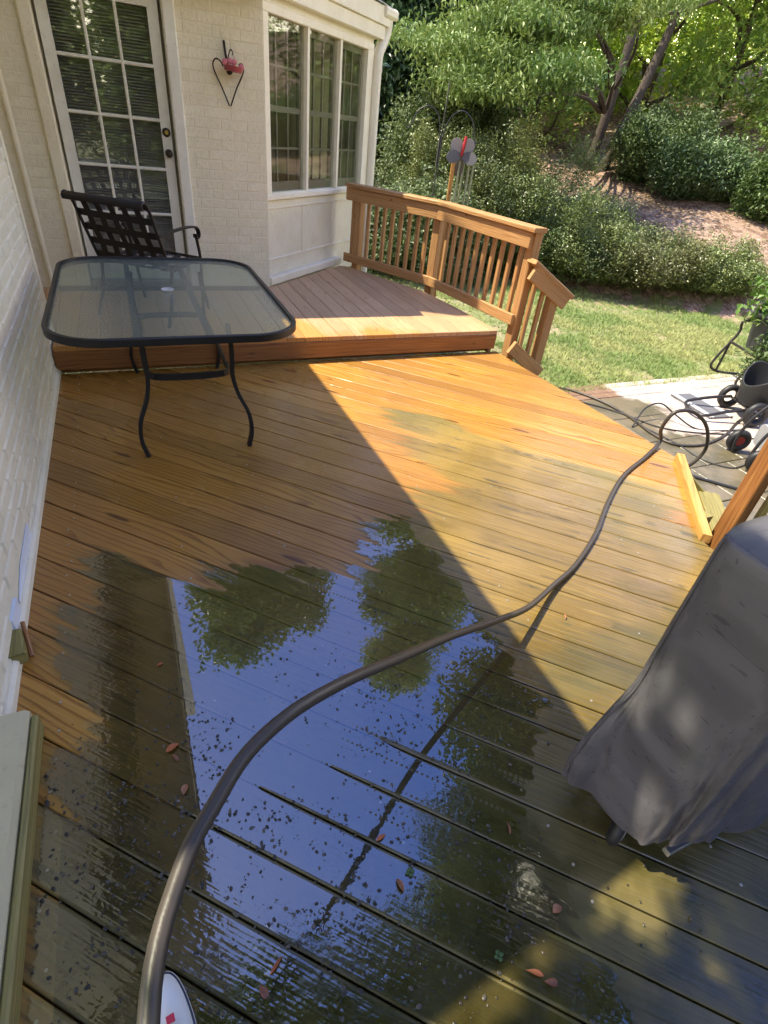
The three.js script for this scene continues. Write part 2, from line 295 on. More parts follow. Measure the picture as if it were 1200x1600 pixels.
// ---------------------------------------------------------------- water standing on the unwashed part of the lower deck
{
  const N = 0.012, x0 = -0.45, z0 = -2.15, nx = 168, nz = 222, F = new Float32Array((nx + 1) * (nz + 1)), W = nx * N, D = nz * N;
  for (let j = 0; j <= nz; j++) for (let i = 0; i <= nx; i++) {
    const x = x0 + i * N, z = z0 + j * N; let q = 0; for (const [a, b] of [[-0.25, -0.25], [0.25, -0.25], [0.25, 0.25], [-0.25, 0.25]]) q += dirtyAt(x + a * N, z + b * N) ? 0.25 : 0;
    const u = (x + z) * 0.707, s = x - z, lim = 1.09 - 0.3 * sm(-0.75, -0.4, z) + (fbm(u * 3, s * 14, 3) - 0.5) * 0.14 - x, far = z + 2.05 + (fbm(u * 4, s * 9, 2) - 0.5) * 0.3;  // right edge held within the wing shadow, so only shaded boards are tinted
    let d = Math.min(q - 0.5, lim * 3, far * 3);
    // grain ridges that stand out of the film
    d -= sm(0.66, 0.78, fbm(u * 1.6 + 30, s * 70, 3)) * sm(0.5, 0.7, fbm(u * 1.1, s * 5 + 8, 2)) * 0.9;
    const fr = (((s - SEAM0) / PITCH) % 1 + 1) % 1, seam = Math.min(fr, 1 - fr) * 0.1446; d -= sm(0.011, 0.004, seam) * sm(-0.95, -0.6, z) * 1.5;
    F[j * (nx + 1) + i] = d;
  }
  const P = [], at = (i, j) => F[j * (nx + 1) + i], pt = (i, j) => [x0 + i * N, z0 + j * N];
  const cut = (a, b, fa, fb) => { const t = fa / (fa - fb); return [a[0] + (b[0] - a[0]) * t, a[1] + (b[1] - a[1]) * t]; };
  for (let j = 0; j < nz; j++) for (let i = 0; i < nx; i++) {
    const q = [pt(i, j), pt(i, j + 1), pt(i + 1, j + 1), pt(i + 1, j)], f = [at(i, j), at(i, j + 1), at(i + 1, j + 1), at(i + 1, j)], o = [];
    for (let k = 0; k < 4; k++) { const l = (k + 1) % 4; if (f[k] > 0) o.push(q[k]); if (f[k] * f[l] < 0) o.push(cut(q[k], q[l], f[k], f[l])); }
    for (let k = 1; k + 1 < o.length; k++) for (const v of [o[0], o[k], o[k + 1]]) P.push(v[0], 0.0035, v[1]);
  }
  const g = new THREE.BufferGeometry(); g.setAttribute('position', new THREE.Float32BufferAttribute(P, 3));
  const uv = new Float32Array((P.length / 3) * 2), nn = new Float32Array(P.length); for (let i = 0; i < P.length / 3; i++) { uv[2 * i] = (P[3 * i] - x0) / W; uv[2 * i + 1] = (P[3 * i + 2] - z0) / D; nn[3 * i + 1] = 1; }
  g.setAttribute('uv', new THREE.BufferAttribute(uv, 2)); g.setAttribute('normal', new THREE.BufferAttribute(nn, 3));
  // calm in the middle; thin and broken by the wood and by drops towards the rim and the near end
  const film = makeTex(1000, 1320, (i, j) => { const x = x0 + (i / 1000) * W, z = z0 + (j / 1320) * D, u = (x + z) * 0.707, s = x - z; const e = sm(0.0, -0.2, pudDist(x, z) + (fbm(x * 7, z * 7, 3) - 0.5) * 0.25), near = sm(-0.6, -0.22, z + (fbm(x * 6, z * 6, 3) - 0.5) * 0.5), n = Math.max(e, near);
    const drops = fbm(x * 75, z * 75, 3) - 0.5, wood = fbm(u * 12, s * 190, 2) - 0.5;
    return { r: 0.004 + 0.13 * n * sm(0.3, 0.6, fbm(x * 16, z * 16 + 5, 3)), b: 0.5 + 0.04 * (fbm(x * 7, z * 7, 2) - 0.5) + n * (drops * 0.36 + wood * 0.26) }; }, 'rb');
  const water = phy({ color: lin(0.68, 0.67, 0.58), ...{ roughnessMap: film.roughnessMap, bumpMap: film.bumpMap }, roughness: 1, bumpScale: 0.0017, transmission: 1, thickness: 0, ior: 2.05 });  // tint deepens the shade on the boards below, painted into the water colour
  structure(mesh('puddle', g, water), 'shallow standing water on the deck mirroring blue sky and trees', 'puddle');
}

// ---------------------------------------------------------------- house
const house = thing('brick_house', 'white painted brick house with glazed door and angled window bay behind the deck', 'house');
const ledgeMat = std({ map: paintTex.map, color: lin(0.6, 0.57, 0.44), roughness: 0.6, bumpMap: paintTex.bumpMap, bumpScale: 0.003 });
const WX = -0.565, WZ0 = -4.27, WZ1 = -1.22, DZ = -5.5;
// brick pieces: proud of the mortar face by p, on a wall plane (o = origin, a = along, n = outward)
const CO = 0.0717, BL = 0.213;
const brickVar = []; { const r = rng(33); for (let i = 0; i < 14; i++) { const rough = i < 7, jo = rough ? 0.012 : 0.008, L = BL - jo, h = CO - jo, d = 0.03, c = rough ? 0.005 : 0.003, P = [];
  const j = () => (r() - 0.5) * (rough ? 0.006 : 0.003), top = [[-L / 2 + c + j(), -h / 2 + c + j()], [L / 2 - c + j(), -h / 2 + c + j()], [L / 2 - c + j(), h / 2 - c + j()], [-L / 2 + c + j(), h / 2 - c + j()]], bot = [[-L / 2, -h / 2], [L / 2, -h / 2], [L / 2, h / 2], [-L / 2, h / 2]], zz = r() * (rough ? 0.003 : 0.0012);
  const T = (a, b, e) => P.push(...a, ...b, ...e), t3 = top.map(([x, y]) => [x, y, zz]), b3 = bot.map(([x, y]) => [x, y, rough ? -0.004 : -0.002]), d3 = bot.map(([x, y]) => [x, y, -d]);
  T(t3[0], t3[1], t3[2]); T(t3[0], t3[2], t3[3]);
  for (let k = 0; k < 4; k++) { const l = (k + 1) % 4; T(b3[k], b3[l], t3[l]); T(b3[k], t3[l], t3[k]); T(d3[k], d3[l], b3[l]); T(d3[k], b3[l], b3[k]); }
  const g = new THREE.BufferGeometry(); g.setAttribute('position', new THREE.Float32BufferAttribute(P, 3)); g.computeVertexNormals(); brickVar.push(metreUV(g, 1, 1, r() * 2, r() * 2, 0)); } }
const brickList = [];
function bricks(origin, along, out, x0, x1, y0, y1, skip, weight) {
  const B = new THREE.Matrix4().makeBasis(along, V(0, 1, 0), out), r = rng(77 + Math.round(x0 * 10));
  for (let c = Math.ceil(y0 / CO); (c + 1) * CO <= y1 + 0.02; c++) { const off = (c % 2 ? BL / 2 : 0) + (c % 7) * 0.004;
    for (let k = Math.floor((x0 - off) / BL); k * BL + off < x1; k++) {
      let a = Math.max(x0, k * BL + off), b = Math.min(x1, (k + 1) * BL + off); const y = (c + 0.5) * CO; if (b - a < 0.03) continue;
      if (skip) { const s = skip(a, b, y); if (!s) continue; [a, b] = s; if (b - a < 0.03) continue; }
      const m = B.clone().setPosition(origin.clone().addScaledVector(along, (a + b) / 2).setY(y)), w = (b - a) / BL;
      m.multiply(new THREE.Matrix4().makeRotationZ((r() - 0.5) * 0.012)); m.multiply(new THREE.Matrix4().makeScale(w, 1, 1)); 
      brickList.push({ m, v: Math.floor(r() * 7) + (out.x > 0.5 ? 0 : 7), d: weight(origin.clone().addScaledVector(along, (a + b) / 2).setY(y)) });
    } }
}
// wing on the left: brick face towards the deck
mesh('wall', metreUV(boxGeo(3, 3.36, WZ1 - WZ0 - 0.02, WX - 0.0055 - 1.5, 1.08, (WZ0 + WZ1) / 2)), paintMat, house);
const camW = (p) => { const d = p.clone().sub(V(0, 1.6, 0)); return d.length() + (p.y > 1.35 ? 100 : 0); };
bricks(V(WX, 0, 0), V(0, 0, 1), V(1, 0, 0), WZ0, WZ1, -0.05, 2.74, (a, b, y) => (a > -2.25 && b < -1.55 && y < 0.11 ? null : [a, b]), camW);
// door wall
const DO0 = -0.335, DO1 = 0.505, CAS = 0.09; // door opening, casing width
mesh('wall', metreUV(boxGeo(1.3, 2.7, 0.3, DO0 - 0.65, 1.25, DZ - 0.153)), paintMat, house);
mesh('wall', metreUV(boxGeo(1.25 - DO1, 2.7, 0.3, (1.25 + DO1) / 2, 1.25, DZ - 0.153)), paintMat, house);
mesh('wall', metreUV(boxGeo(DO1 - DO0, 0.26, 0.3, (DO0 + DO1) / 2, 2.47, DZ - 0.153)), paintMat, house);
bricks(V(0, 0, DZ), V(1, 0, 0), V(0, 0, 1), -1.25, 1.245, 0.2, 2.55, (a, b, y) => { const l = DO0 - CAS, h = DO1 + CAS; if (y > 2.42) return [a, b]; if (b <= l || a >= h) return [a, b]; if (a < l) return [a, l]; if (b > h) return [h, b]; return null; }, camW);
brickList.sort((a, b) => a.d - b.d);
brickList.slice(0, 300).forEach((e) => { const m = mesh('brick', brickVar[e.v], paintMat, house); m.applyMatrix4(e.m); });
{ const m = mesh('bricks', mergeGeometries(brickList.slice(300).map((e) => brickVar[e.v].clone().applyMatrix4(e.m))), paintMat, house); m.userData.kind = 'stuff'; }
// corner strip of the wing and a painted pipe strip on the door wall
mesh('corner_strip', metreUV(barGeo(2.5, 0.045, 0.03, 0.008).rotateZ(PI / 2).translate(WX - 0.01, 1.46, WZ0 - 0.018)), paintMat, house);
mesh('wall_pipe', metreUV(new THREE.CylinderGeometry(0.02, 0.02, 2.3, 12).translate(-0.625, 1.37, DZ + 0.02)), paintMat, house);
// broken foot of the wing wall: hollow, pale flashing pieces, splintered wood end
mesh('wall_foot', metreUV(barGeo(3.0, 0.06, 0.03, 0.012).rotateY(PI / 2).translate(WX + 0.004, 0.02, (WZ0 + WZ1) / 2)), paintMat, house);
{ const fl = new THREE.Shape([[-2.16, 0.105], [-1.9, 0.1], [-1.74, 0.055], [-1.74, 0.03], [-2.16, 0.03]].map((q) => new THREE.Vector2(...q)));
  const g = new THREE.ExtrudeGeometry(fl, { depth: 0.004, bevelEnabled: false }); g.rotateY(-PI / 2); g.translate(WX + 0.001, 0, 0);
  mesh('flashing', g, flashMat, house); 
  mesh('flashing', boxGeo(0.012, 0.07, 0.12, WX + 0.002, 0.075, -1.64), flashMat, house);
  mesh('wood_block', metreUV(barGeo(0.12, 0.05, 0.05, 0.006).rotateY(PI / 2 + 0.2).translate(WX + 0.008, 0.045, -1.52)), mossWoodMat, house);
  woodBar('splinter', V(WX + 0.02, 0.06, -1.62), V(WX + 0.045, 0.006, -1.5), 0.012, 0.014, wetWoodMat, house); }
// painted ledge that runs on towards the viewer
mesh('ledge', metreUV(barGeo(2.2, 0.1, 0.42, 0.012).rotateY(PI / 2).translate(-0.695, 0.038, WZ1 + 1.105)), ledgeMat, house);
mesh('ledge_nosing', metreUV(barGeo(2.2, 0.075, 0.02, 0.006).rotateY(PI / 2).translate(-0.474, 0.034, WZ1 + 1.12)), mossWoodMat, house);
// wing roof: soffit, fascia, gutter, slope
{ const pr = (pts, z0, z1, mat, name) => { const s = new THREE.Shape(pts.map((q) => new THREE.Vector2(...q))); const g = new THREE.ExtrudeGeometry(s, { depth: z1 - z0, bevelEnabled: false }); g.translate(0, 0, z0); return mesh(name, metreUV(g), mat, house); };
  const roofMat = std({ color: lin(0.3, 0.28, 0.275), roughness: 0.9, bumpMap: paintTex.bumpMap, bumpScale: 0.01 });
  pr([[-0.58, 2.755], [-0.2, 2.755], [-0.2, 2.78], [-0.58, 2.78]], -5.6, -1.0, trimMat, 'soffit');
  pr([[-1.5, 2.755], [-0.585, 2.755], [-0.585, 2.78], [-1.5, 2.78]], -5.6, WZ0 - 0.05, trimMat, 'soffit');
  pr([[-0.2, 2.73], [-0.175, 2.73], [-0.175, 2.84], [-0.2, 2.84]], -5.6, -1.0, trimMat, 'fascia');
  pr([[-3.5, 4.05], [-0.16, 2.85], [-0.16, 2.885], [-3.5, 4.11]], -5.6, -0.96, roofMat, 'roof');
  mesh('nook_wall', metreUV(boxGeo(0.1, 3.2, 1.25, -1.35, 1.1, -4.9)), paintMat, house);
  pr([[-3.5, 2.765], [-0.59, 2.765], [-0.59, 2.98], [-3.5, 4.03]], WZ0 + 0.02, WZ1 - 0.02, paintMat, 'gable');
  // roof over the door wall and the bay
  const g2 = new THREE.BufferGeometry(); 
  mesh('soffit', boxGeo(1.5, 0.03, 0.4, 0.6, 2.39, -5.32), trimMat, house);
  mesh('fascia', boxGeo(1.5, 0.14, 0.025, 0.6, 2.43, -5.108), trimMat, house);
  const rs = new THREE.Shape([[5.09, 2.51], [8.6, 3.9], [8.6, 3.96], [5.07, 2.56]].map((q) => new THREE.Vector2(...q))); const rg = new THREE.ExtrudeGeometry(rs, { depth: 1.5, bevelEnabled: false }); rg.rotateY(PI / 2); rg.translate(-0.15, 0, 0); mesh('roof', metreUV(rg), roofMat, house);
  mesh('chimney', metreUV(boxGeo(0.5, 5.2, 0.6, -0.42, 5.0, -6.6)), paintMat, house);
}
// door: casing, frame, slab with fifteen panes, blinds, knob and deadbolt
mesh('door_casing', metreUV(barGeo(2.25, CAS, 0.05, 0.01).rotateZ(PI / 2).translate(DO0 - CAS / 2, 1.325, DZ + 0.012)), paintMat, house);
mesh('door_casing', metreUV(barGeo(2.25, CAS, 0.05, 0.01).rotateZ(PI / 2).translate(DO1 + CAS / 2, 1.325, DZ + 0.012)), doorPaint, house);
mesh('door_casing', metreUV(barGeo(DO1 - DO0 + 2 * CAS, 0.1, 0.05, 0.01).translate((DO0 + DO1) / 2, 2.392, DZ + 0.014)), doorPaint, house);
{ const x0 = DO0 + 0.02, x1 = DO1 - 0.02, y0 = 0.26, y1 = 2.34, gx0 = -0.24, gx1 = 0.41, gy0 = 0.45, gy1 = 2.12, zf = DZ - 0.045, th = 0.04;
  const stile = (a, b, c, d) => metreUV(boxGeo(b - a, d - c, th, (a + b) / 2, (c + d) / 2, zf - th / 2));
  const door = mesh('door', mergeGeometries([stile(x0, gx0, y0, y1), stile(gx1, x1, y0, y1), stile(gx0, gx1, y0, gy0), stile(gx0, gx1, gy1, y1)]), doorPaint, house);
  mesh('threshold', boxGeo(DO1 - DO0, 0.055, 0.12, (DO0 + DO1) / 2, 0.2295, DZ - 0.02), greyMetal, house);
  const pw = (gx1 - gx0) / 3, ph = (gy1 - gy0) / 5;
  for (let i = 0; i < 3; i++) for (let j = 0; j < 5; j++) mesh('pane', boxGeo(pw - 0.018, ph - 0.018, 0.001, gx0 + (i + 0.5) * pw, gy0 + (j + 0.5) * ph, zf - 0.014), paneMat, door);
  for (let i = 1; i < 3; i++) mesh('muntin', metreUV(barGeo(gy1 - gy0, 0.022, 0.026, 0.006).rotateZ(PI / 2).translate(gx0 + i * pw, (gy0 + gy1) / 2, zf - 0.011)), doorPaint, door);
  for (let j = 1; j < 5; j++) mesh('muntin', metreUV(barGeo(gx1 - gx0, 0.022, 0.024, 0.006).translate((gx0 + gx1) / 2, gy0 + j * ph, zf - 0.0115)), doorPaint, door);
  const sl = [], one = new THREE.BoxGeometry(gx1 - gx0 + 0.02, 0.0012, 0.017).rotateX(0.62); for (let y = gy0; y < gy1; y += 0.0195) sl.push(one.clone().translate((gx0 + gx1) / 2, y, zf - 0.07));
  mesh('blind', mergeGeometries(sl), std({ color: lin(0.2, 0.2, 0.185), roughness: 0.6 }), door);
  const knob = new THREE.LatheGeometry([[0, 0.062], [0.014, 0.06], [0.026, 0.05], [0.028, 0.038], [0.02, 0.026], [0.011, 0.02], [0.011, 0.008], [0.028, 0.006], [0.03, 0]].map((q) => new THREE.Vector2(...q)), 24).rotateX(PI / 2).translate(0.448, 1.235, zf);
  mesh('knob', knob, bronzeMetal, door);
  const bolt = mesh('deadbolt', new THREE.LatheGeometry([[0, 0.016], [0.022, 0.015], [0.03, 0.008], [0.032, 0]].map((q) => new THREE.Vector2(...q)), 24).rotateX(PI / 2).translate(0.446, 1.377, zf), bronzeMetal, door);
  mesh('lock_cylinder', new THREE.CylinderGeometry(0.014, 0.014, 0.006, 16).rotateX(PI / 2).translate(0.446, 1.377, zf + 0.018), std({ color: lin(0.55, 0.38, 0.08), roughness: 0.3, metalness: 0.9 }), door);
  // dim room behind door and bay
  const roomMat = std({ color: lin(0.35, 0.31, 0.25), roughness: 0.9 });
  mesh('room', mergeGeometries([boxGeo(2.6, 2.6, 0.04, 0.1, 1.4, -7.6), boxGeo(0.04, 2.6, 2.0, -1.2, 1.4, -6.7)]), roomMat, house);
  const plan = [[-1.2, -5.72], [1.2, -5.72], [2.5, -6.95], [2.5, -8.2], [-1.2, -8.2]];
  mesh('room_floor', slabGeo(plan, 0.12, 0.04, 0.002, (x, z) => [x, z]), roomMat, house); mesh('room_ceiling', slabGeo(plan, 2.38, 0.04, 0.002, (x, z) => [x, z]), roomMat, house);
  mesh('room', mergeGeometries([boxGeo(1.3, 2.26, 0.04, 1.9, 1.23, -8.1), boxGeo(0.04, 2.26, 1.1, 2.46, 1.23, -7.55)]), roomMat, house);
}
// bay: wall turned away at 43 degrees, three tall windows over a panelled dado and a ledge
{ const th = 43 * PI / 180, e = V(Math.cos(th), 0, -Math.sin(th)), n = V(Math.sin(th), 0, Math.cos(th)), M = new THREE.Matrix4().makeBasis(e, V(0, 1, 0), n).setPosition(1.25 - 0.085 * Math.sin(th), 0, -5.5 - 0.085 * Math.cos(th));
  const put = (name, s0, s1, y0, y1, n0, n1, mat = trimMat, parent = house, c = 0) => { const g = metreUV(c ? barGeo(s1 - s0, y1 - y0, n1 - n0, c).translate((s0 + s1) / 2, (y0 + y1) / 2, (n0 + n1) / 2) : boxGeo(s1 - s0, y1 - y0, n1 - n0, (s0 + s1) / 2, (y0 + y1) / 2, (n0 + n1) / 2)); g.applyMatrix4(M); return mesh(name, g, mat, parent); };
  put('bay_wall', 0.02, 2.3, 0.1, 0.93, -0.15, 0, paintMat);
  put('bay_ledge', 0.03, 1.52, 0.2, 0.275, 0, 0.085, trimMat, house, 0.008);
  put('bay_sill', 0.0, 2.2, 0.93, 0.975, -0.1, 0.035, trimMat, house, 0.006);
  // dado panel mouldings
  for (const s of [0.1, 0.74, 1.38, 2.0]) put('panel_moulding', s - 0.012, s + 0.012, 0.42, 0.86, 0, 0.01, trimMat, house, 0.004);
  put('panel_moulding', 0.1, 2.02, 0.405, 0.428, 0, 0.0115, trimMat, house, 0.004); put('panel_moulding', 0.1, 2.02, 0.85, 0.872, 0, 0.0115, trimMat, house, 0.004);
  // posts between windows
  const S = [0.04, 0.165, 0.79, 0.83, 1.42, 1.46, 2.03, 2.17], Y0 = 0.975, Y1 = 2.23;
  put('bay_post', S[0], S[1], Y0, Y1, -0.1, 0.02); put('bay_post', S[2], S[3], Y0, Y1, -0.1, 0.015); put('bay_post', S[4], S[5], Y0, Y1, -0.1, 0.015); put('bay_post', S[6], S[7], 0.1, Y1, -0.1, 0.022);
  put('bay_head', 0.04, 2.17, Y1, 2.29, -0.1, 0.022, trimMat, house, 0.005);
  put('frieze', 0.02, 2.2, 2.29, 2.34, -0.1, -0.003, trimMat);
  put('beam', -0.05, 2.3, 2.34, 2.45, -0.1, 0.075, trimMat, house, 0.006);
  put('fascia', -0.08, 2.36, 2.45, 2.6, -0.1, 0.1, trimMat, house, 0.006);
  const sash = std({ color: lin(0.24, 0.21, 0.16), roughness: 0.6 }), screenMat = phy({ color: lin(0.09, 0.085, 0.07), roughness: 1, transmission: 0.55, thickness: 0, ior: 1.2 });
  for (let w = 0; w < 3; w++) { const a = S[1 + 2 * w], b = S[2 + 2 * w];
    const win = put('window', a, b, Y0, Y0 + 0.012, -0.08, 0.008, trimMat); // sill of the frame
    put('storm_pane', a, b, Y0 + 0.012, Y1, -0.024, -0.023, bayPaneMat, win);
    const f = 0.035; put('sash', a, a + f, Y0 + 0.012, Y1, -0.085, -0.05, sash, win); put('sash', b - f, b, Y0 + 0.012, Y1, -0.085, -0.05, sash, win);
    put('sash', a + f, b - f, Y0 + 0.012, Y0 + 0.09, -0.085, -0.05, sash, win); put('sash', a + f, b - f, Y1 - 0.05, Y1, -0.085, -0.05, sash, win); put('meeting_rail', a + f, b - f, 1.6, 1.645, -0.08, -0.045, sash, win);
    for (const q of [1, 2]) for (const [ya, yb] of [[Y0 + 0.09, 1.6], [1.645, Y1 - 0.05]]) put('muntin', a + f + ((b - a - 2 * f) * q) / 3 - 0.009, a + f + ((b - a - 2 * f) * q) / 3 + 0.009, ya, yb, -0.078, -0.058, sash, win);
    for (const y of [1.33, 1.92]) put('muntin', a + f, b - f, y - 0.009, y + 0.009, -0.0785, -0.0575, sash, win);
    put('sash_pane', a + f, b - f, Y0 + 0.09, Y1 - 0.05, -0.069, -0.068, bayPaneMat, win);
  }
  // return of the bay and downspout on its outer corner
  put('bay_return', 2.12, 2.17, 0.1, 2.6, -0.9, -0.1, trimMat);
  put('corner_base', 2.12, 2.3, -0.6, 0.55, -0.35, 0.03, paintMat);
  const dp = (s, y, nn) => V(s, y, nn).applyMatrix4(M);
  mesh('downspout', tube([dp(2.41, 2.56, 0.05), dp(2.4, 2.44, 0.05), dp(2.33, 2.32, 0.045), dp(2.25, 2.22, 0.04), dp(2.235, 2.1, 0.04), dp(2.235, 1.2, 0.04), dp(2.235, -0.45, 0.04)], 0.055, 60, 16), trimMat, house);
  mesh('downspout_collar', new THREE.CylinderGeometry(0.059, 0.059, 0.03, 16).translate(...dp(2.235, 2.08, 0.04).toArray()), trimMat, house);
  put('gutter', 2.2, 2.5, 2.52, 2.61, -0.05, 0.13, trimMat, house, 0.02);
  const rg = new THREE.BufferGeometry(), c = [dp(-0.1, 2.605, 0.12), dp(2.4, 2.605, 0.12), dp(2.4, 3.6, -2.4), dp(-0.1, 3.6, -2.4)]; rg.setAttribute('position', new THREE.Float32BufferAttribute([c[0], c[1], c[2], c[0], c[2], c[3]].flatMap((v) => v.toArray()), 3)); rg.setAttribute('uv', new THREE.Float32BufferAttribute(new Float32Array(12), 2)); rg.computeVertexNormals(); mesh('roof', rg, std({ color: lin(0.09, 0.085, 0.08), roughness: 0.9 }), house);
}

// ---------------------------------------------------------------- guard rail of the upper deck
{
  const rail = thing('guard_rail', 'wooden guard rail with balusters along the edge of the upper deck', 'railing');
  const A = V(2.356, 0, -6.476), B = V(2.926, 0, -5.353), C = V(3.094, 0, -4.0), YT = 1.048;
  const seg = (P, Q, n, posts, e0, e1) => {
    const d = Q.clone().sub(P), L = d.length(); d.normalize(); const o = V(d.z, 0, -d.x); // outward
    if (o.x < 0) o.negate();
    const at = (s, off, y) => P.clone().addScaledVector(d, s).addScaledVector(o, off).setY(y);
    woodBar('cap_board', at(-e0, 0.052, YT - 0.018), at(L + e1, 0.052, YT - 0.018), 0.036, 0.145, railMat, rail, 0.005);
    woodBar('face_board', at(0, 0.019, YT - 0.1), at(L, 0.019, YT - 0.1), 0.125, 0.036, railMat, rail, 0.004);
    woodBar('nailer', at(0.02, 0.058, YT - 0.08), at(L - 0.02, 0.058, YT - 0.08), 0.08, 0.036, railMat, rail, 0.004);
    woodBar('bottom_rail', at(0, 0.019, 0.295), at(L, 0.019, 0.295), 0.09, 0.036, railMat, rail, 0.004);
    woodBar('nailer', at(0.02, 0.058, 0.292), at(L - 0.02, 0.058, 0.292), 0.06, 0.036, railMat, rail, 0.004);
    n.forEach((s) => woodBar('baluster', at(s, 0.096, 0.25), at(s, 0.096, YT - 0.05), 0.036, 0.036, railMat, rail, 0.003, o));
    posts.forEach((s) => woodBar('post', at(s, 0.088, -0.62), at(s, 0.088, YT - 0.038), 0.089, 0.089, railMat, rail, 0.005, o));
  };
  const L1 = A.distanceTo(B), L2 = B.distanceTo(C), b1 = [0.04], b2 = [];
  for (let i = 0; i < 8; i++) b1.push(0.27 + i * 0.117);
  for (let i = 0; i < 10; i++) b2.push(0.1 + i * 0.122);
  seg(A, B, b1, [0.14, L1 - 0.02], 0, 0); seg(B, C, b2, [L2 - 0.03], -0.002, 0.05);
}
// ---------------------------------------------------------------- stair rail beside the end post, going down to the lawn
{
  const rail = thing('stair_rail', 'short sloping wooden stair rail beyond the end post of the guard rail', 'railing');
  const z = -3.93, top = (x) => 0.81 - (x - 3.12) * 0.57;
  woodBar('hand_rail', V(3.13, top(3.13), z - 0.02), V(3.64, top(3.64), z - 0.02), 0.036, 0.13, railMat, rail, 0.005, V(0, 1, 0));
  woodBar('face_board', V(3.13, top(3.13) - 0.085, z + 0.02), V(3.58, top(3.58) - 0.085, z + 0.02), 0.12, 0.036, railMat, rail, 0.004);
  woodBar('bottom_board', V(3.1, 0.08, z + 0.02), V(3.5, -0.2, z + 0.02), 0.12, 0.036, railMat, rail, 0.004);
  for (const x of [3.22, 3.33]) woodBar('baluster', V(x, 0.0 - (x - 3.1) * 0.7 + 0.05, z - 0.02), V(x, top(x) - 0.05, z - 0.02), 0.036, 0.036, railMat, rail, 0.003, V(0, 0, 1));
  woodBar('post', V(3.46, -0.62, z - 0.03), V(3.46, top(3.46) - 0.03, z - 0.03), 0.089, 0.089, railMat, rail, 0.005, V(0, 0, 1));
  const st = thing('lawn_steps', 'wooden steps from the lower deck down to the lawn', 'steps');
  woodBar('tread', V(3.25, -0.22, -3.85), V(3.25, -0.22, -3.0), 0.036, 0.26, mossWoodMat, st); woodBar('tread', V(3.5, -0.41, -3.85), V(3.5, -0.41, -3.0), 0.036, 0.26, mossWoodMat, st);
  woodBar('stringer', V(3.2, -0.28, -3.86), V(3.62, -0.62, -3.86), 0.16, 0.036, mossWoodMat, st); woodBar('stringer', V(3.2, -0.28, -2.98), V(3.62, -0.62, -2.98), 0.16, 0.036, mossWoodMat, st);
}
// ---------------------------------------------------------------- steps to the patio at the cut corner
{
  const st = thing('patio_steps', 'mossy wooden steps with an orange edge board, down to the patio', 'steps');
  const K1 = V(3.16, 0.02, -1.98), K2 = V(2.555, 0.02, -1.262), n = V(0.765, 0, 0.644);
  woodBar('edge_board', K1, K2, 0.052, 0.05, orangeWoodMat, st, 0.004);
  for (const [o, y] of [[0.2, -0.2], [0.48, -0.4]]) for (const q of [-0.072, 0.072]) woodBar('tread', K1.clone().addScaledVector(n, o + q).setY(y), K2.clone().addScaledVector(n, o + q).setY(y), 0.036, 0.139, mossWoodMat, st, 0.004);
  for (const K of [K1, K2]) woodBar('stringer', K.clone().addScaledVector(n, 0.05).setY(-0.16), K.clone().addScaledVector(n, 0.6).setY(-0.58), 0.2, 0.036, mossWoodMat, st, 0.004);
  woodBar('post_stub', V(2.73, -0.3, -1.42), V(2.73, 0.03, -1.42), 0.05, 0.085, mossWoodMat, st, 0.004, V(0, 0, 1));
  const r2 = thing('step_rail', 'weathered brown and green posts of the rail beside the patio steps', 'railing');
  woodBar('post', V(2.86, -0.6, -1.34), V(2.86, 0.95, -1.34), 0.089, 0.089, wetWoodMat, r2, 0.005, V(0, 0, 1));
  woodBar('side_board', V(2.95, -0.6, -1.27), V(2.95, 0.9, -1.27), 0.03, 0.07, mossWoodMat, r2, 0.004, V(0.6, 0, 0.8));
  for (let i = 0; i < 3; i++) woodBar('baluster', V(3.03 + i * 0.11, -0.5, -1.2 + i * 0.08), V(3.03 + i * 0.11, 0.82 - i * 0.08, -1.2 + i * 0.08), 0.036, 0.036, wetWoodMat, r2, 0.003, V(0, 0, 1));
  woodBar('hand_rail', V(2.84, 0.98, -1.36), V(3.5, 0.52, -0.86), 0.036, 0.12, wetWoodMat, r2, 0.005);
}
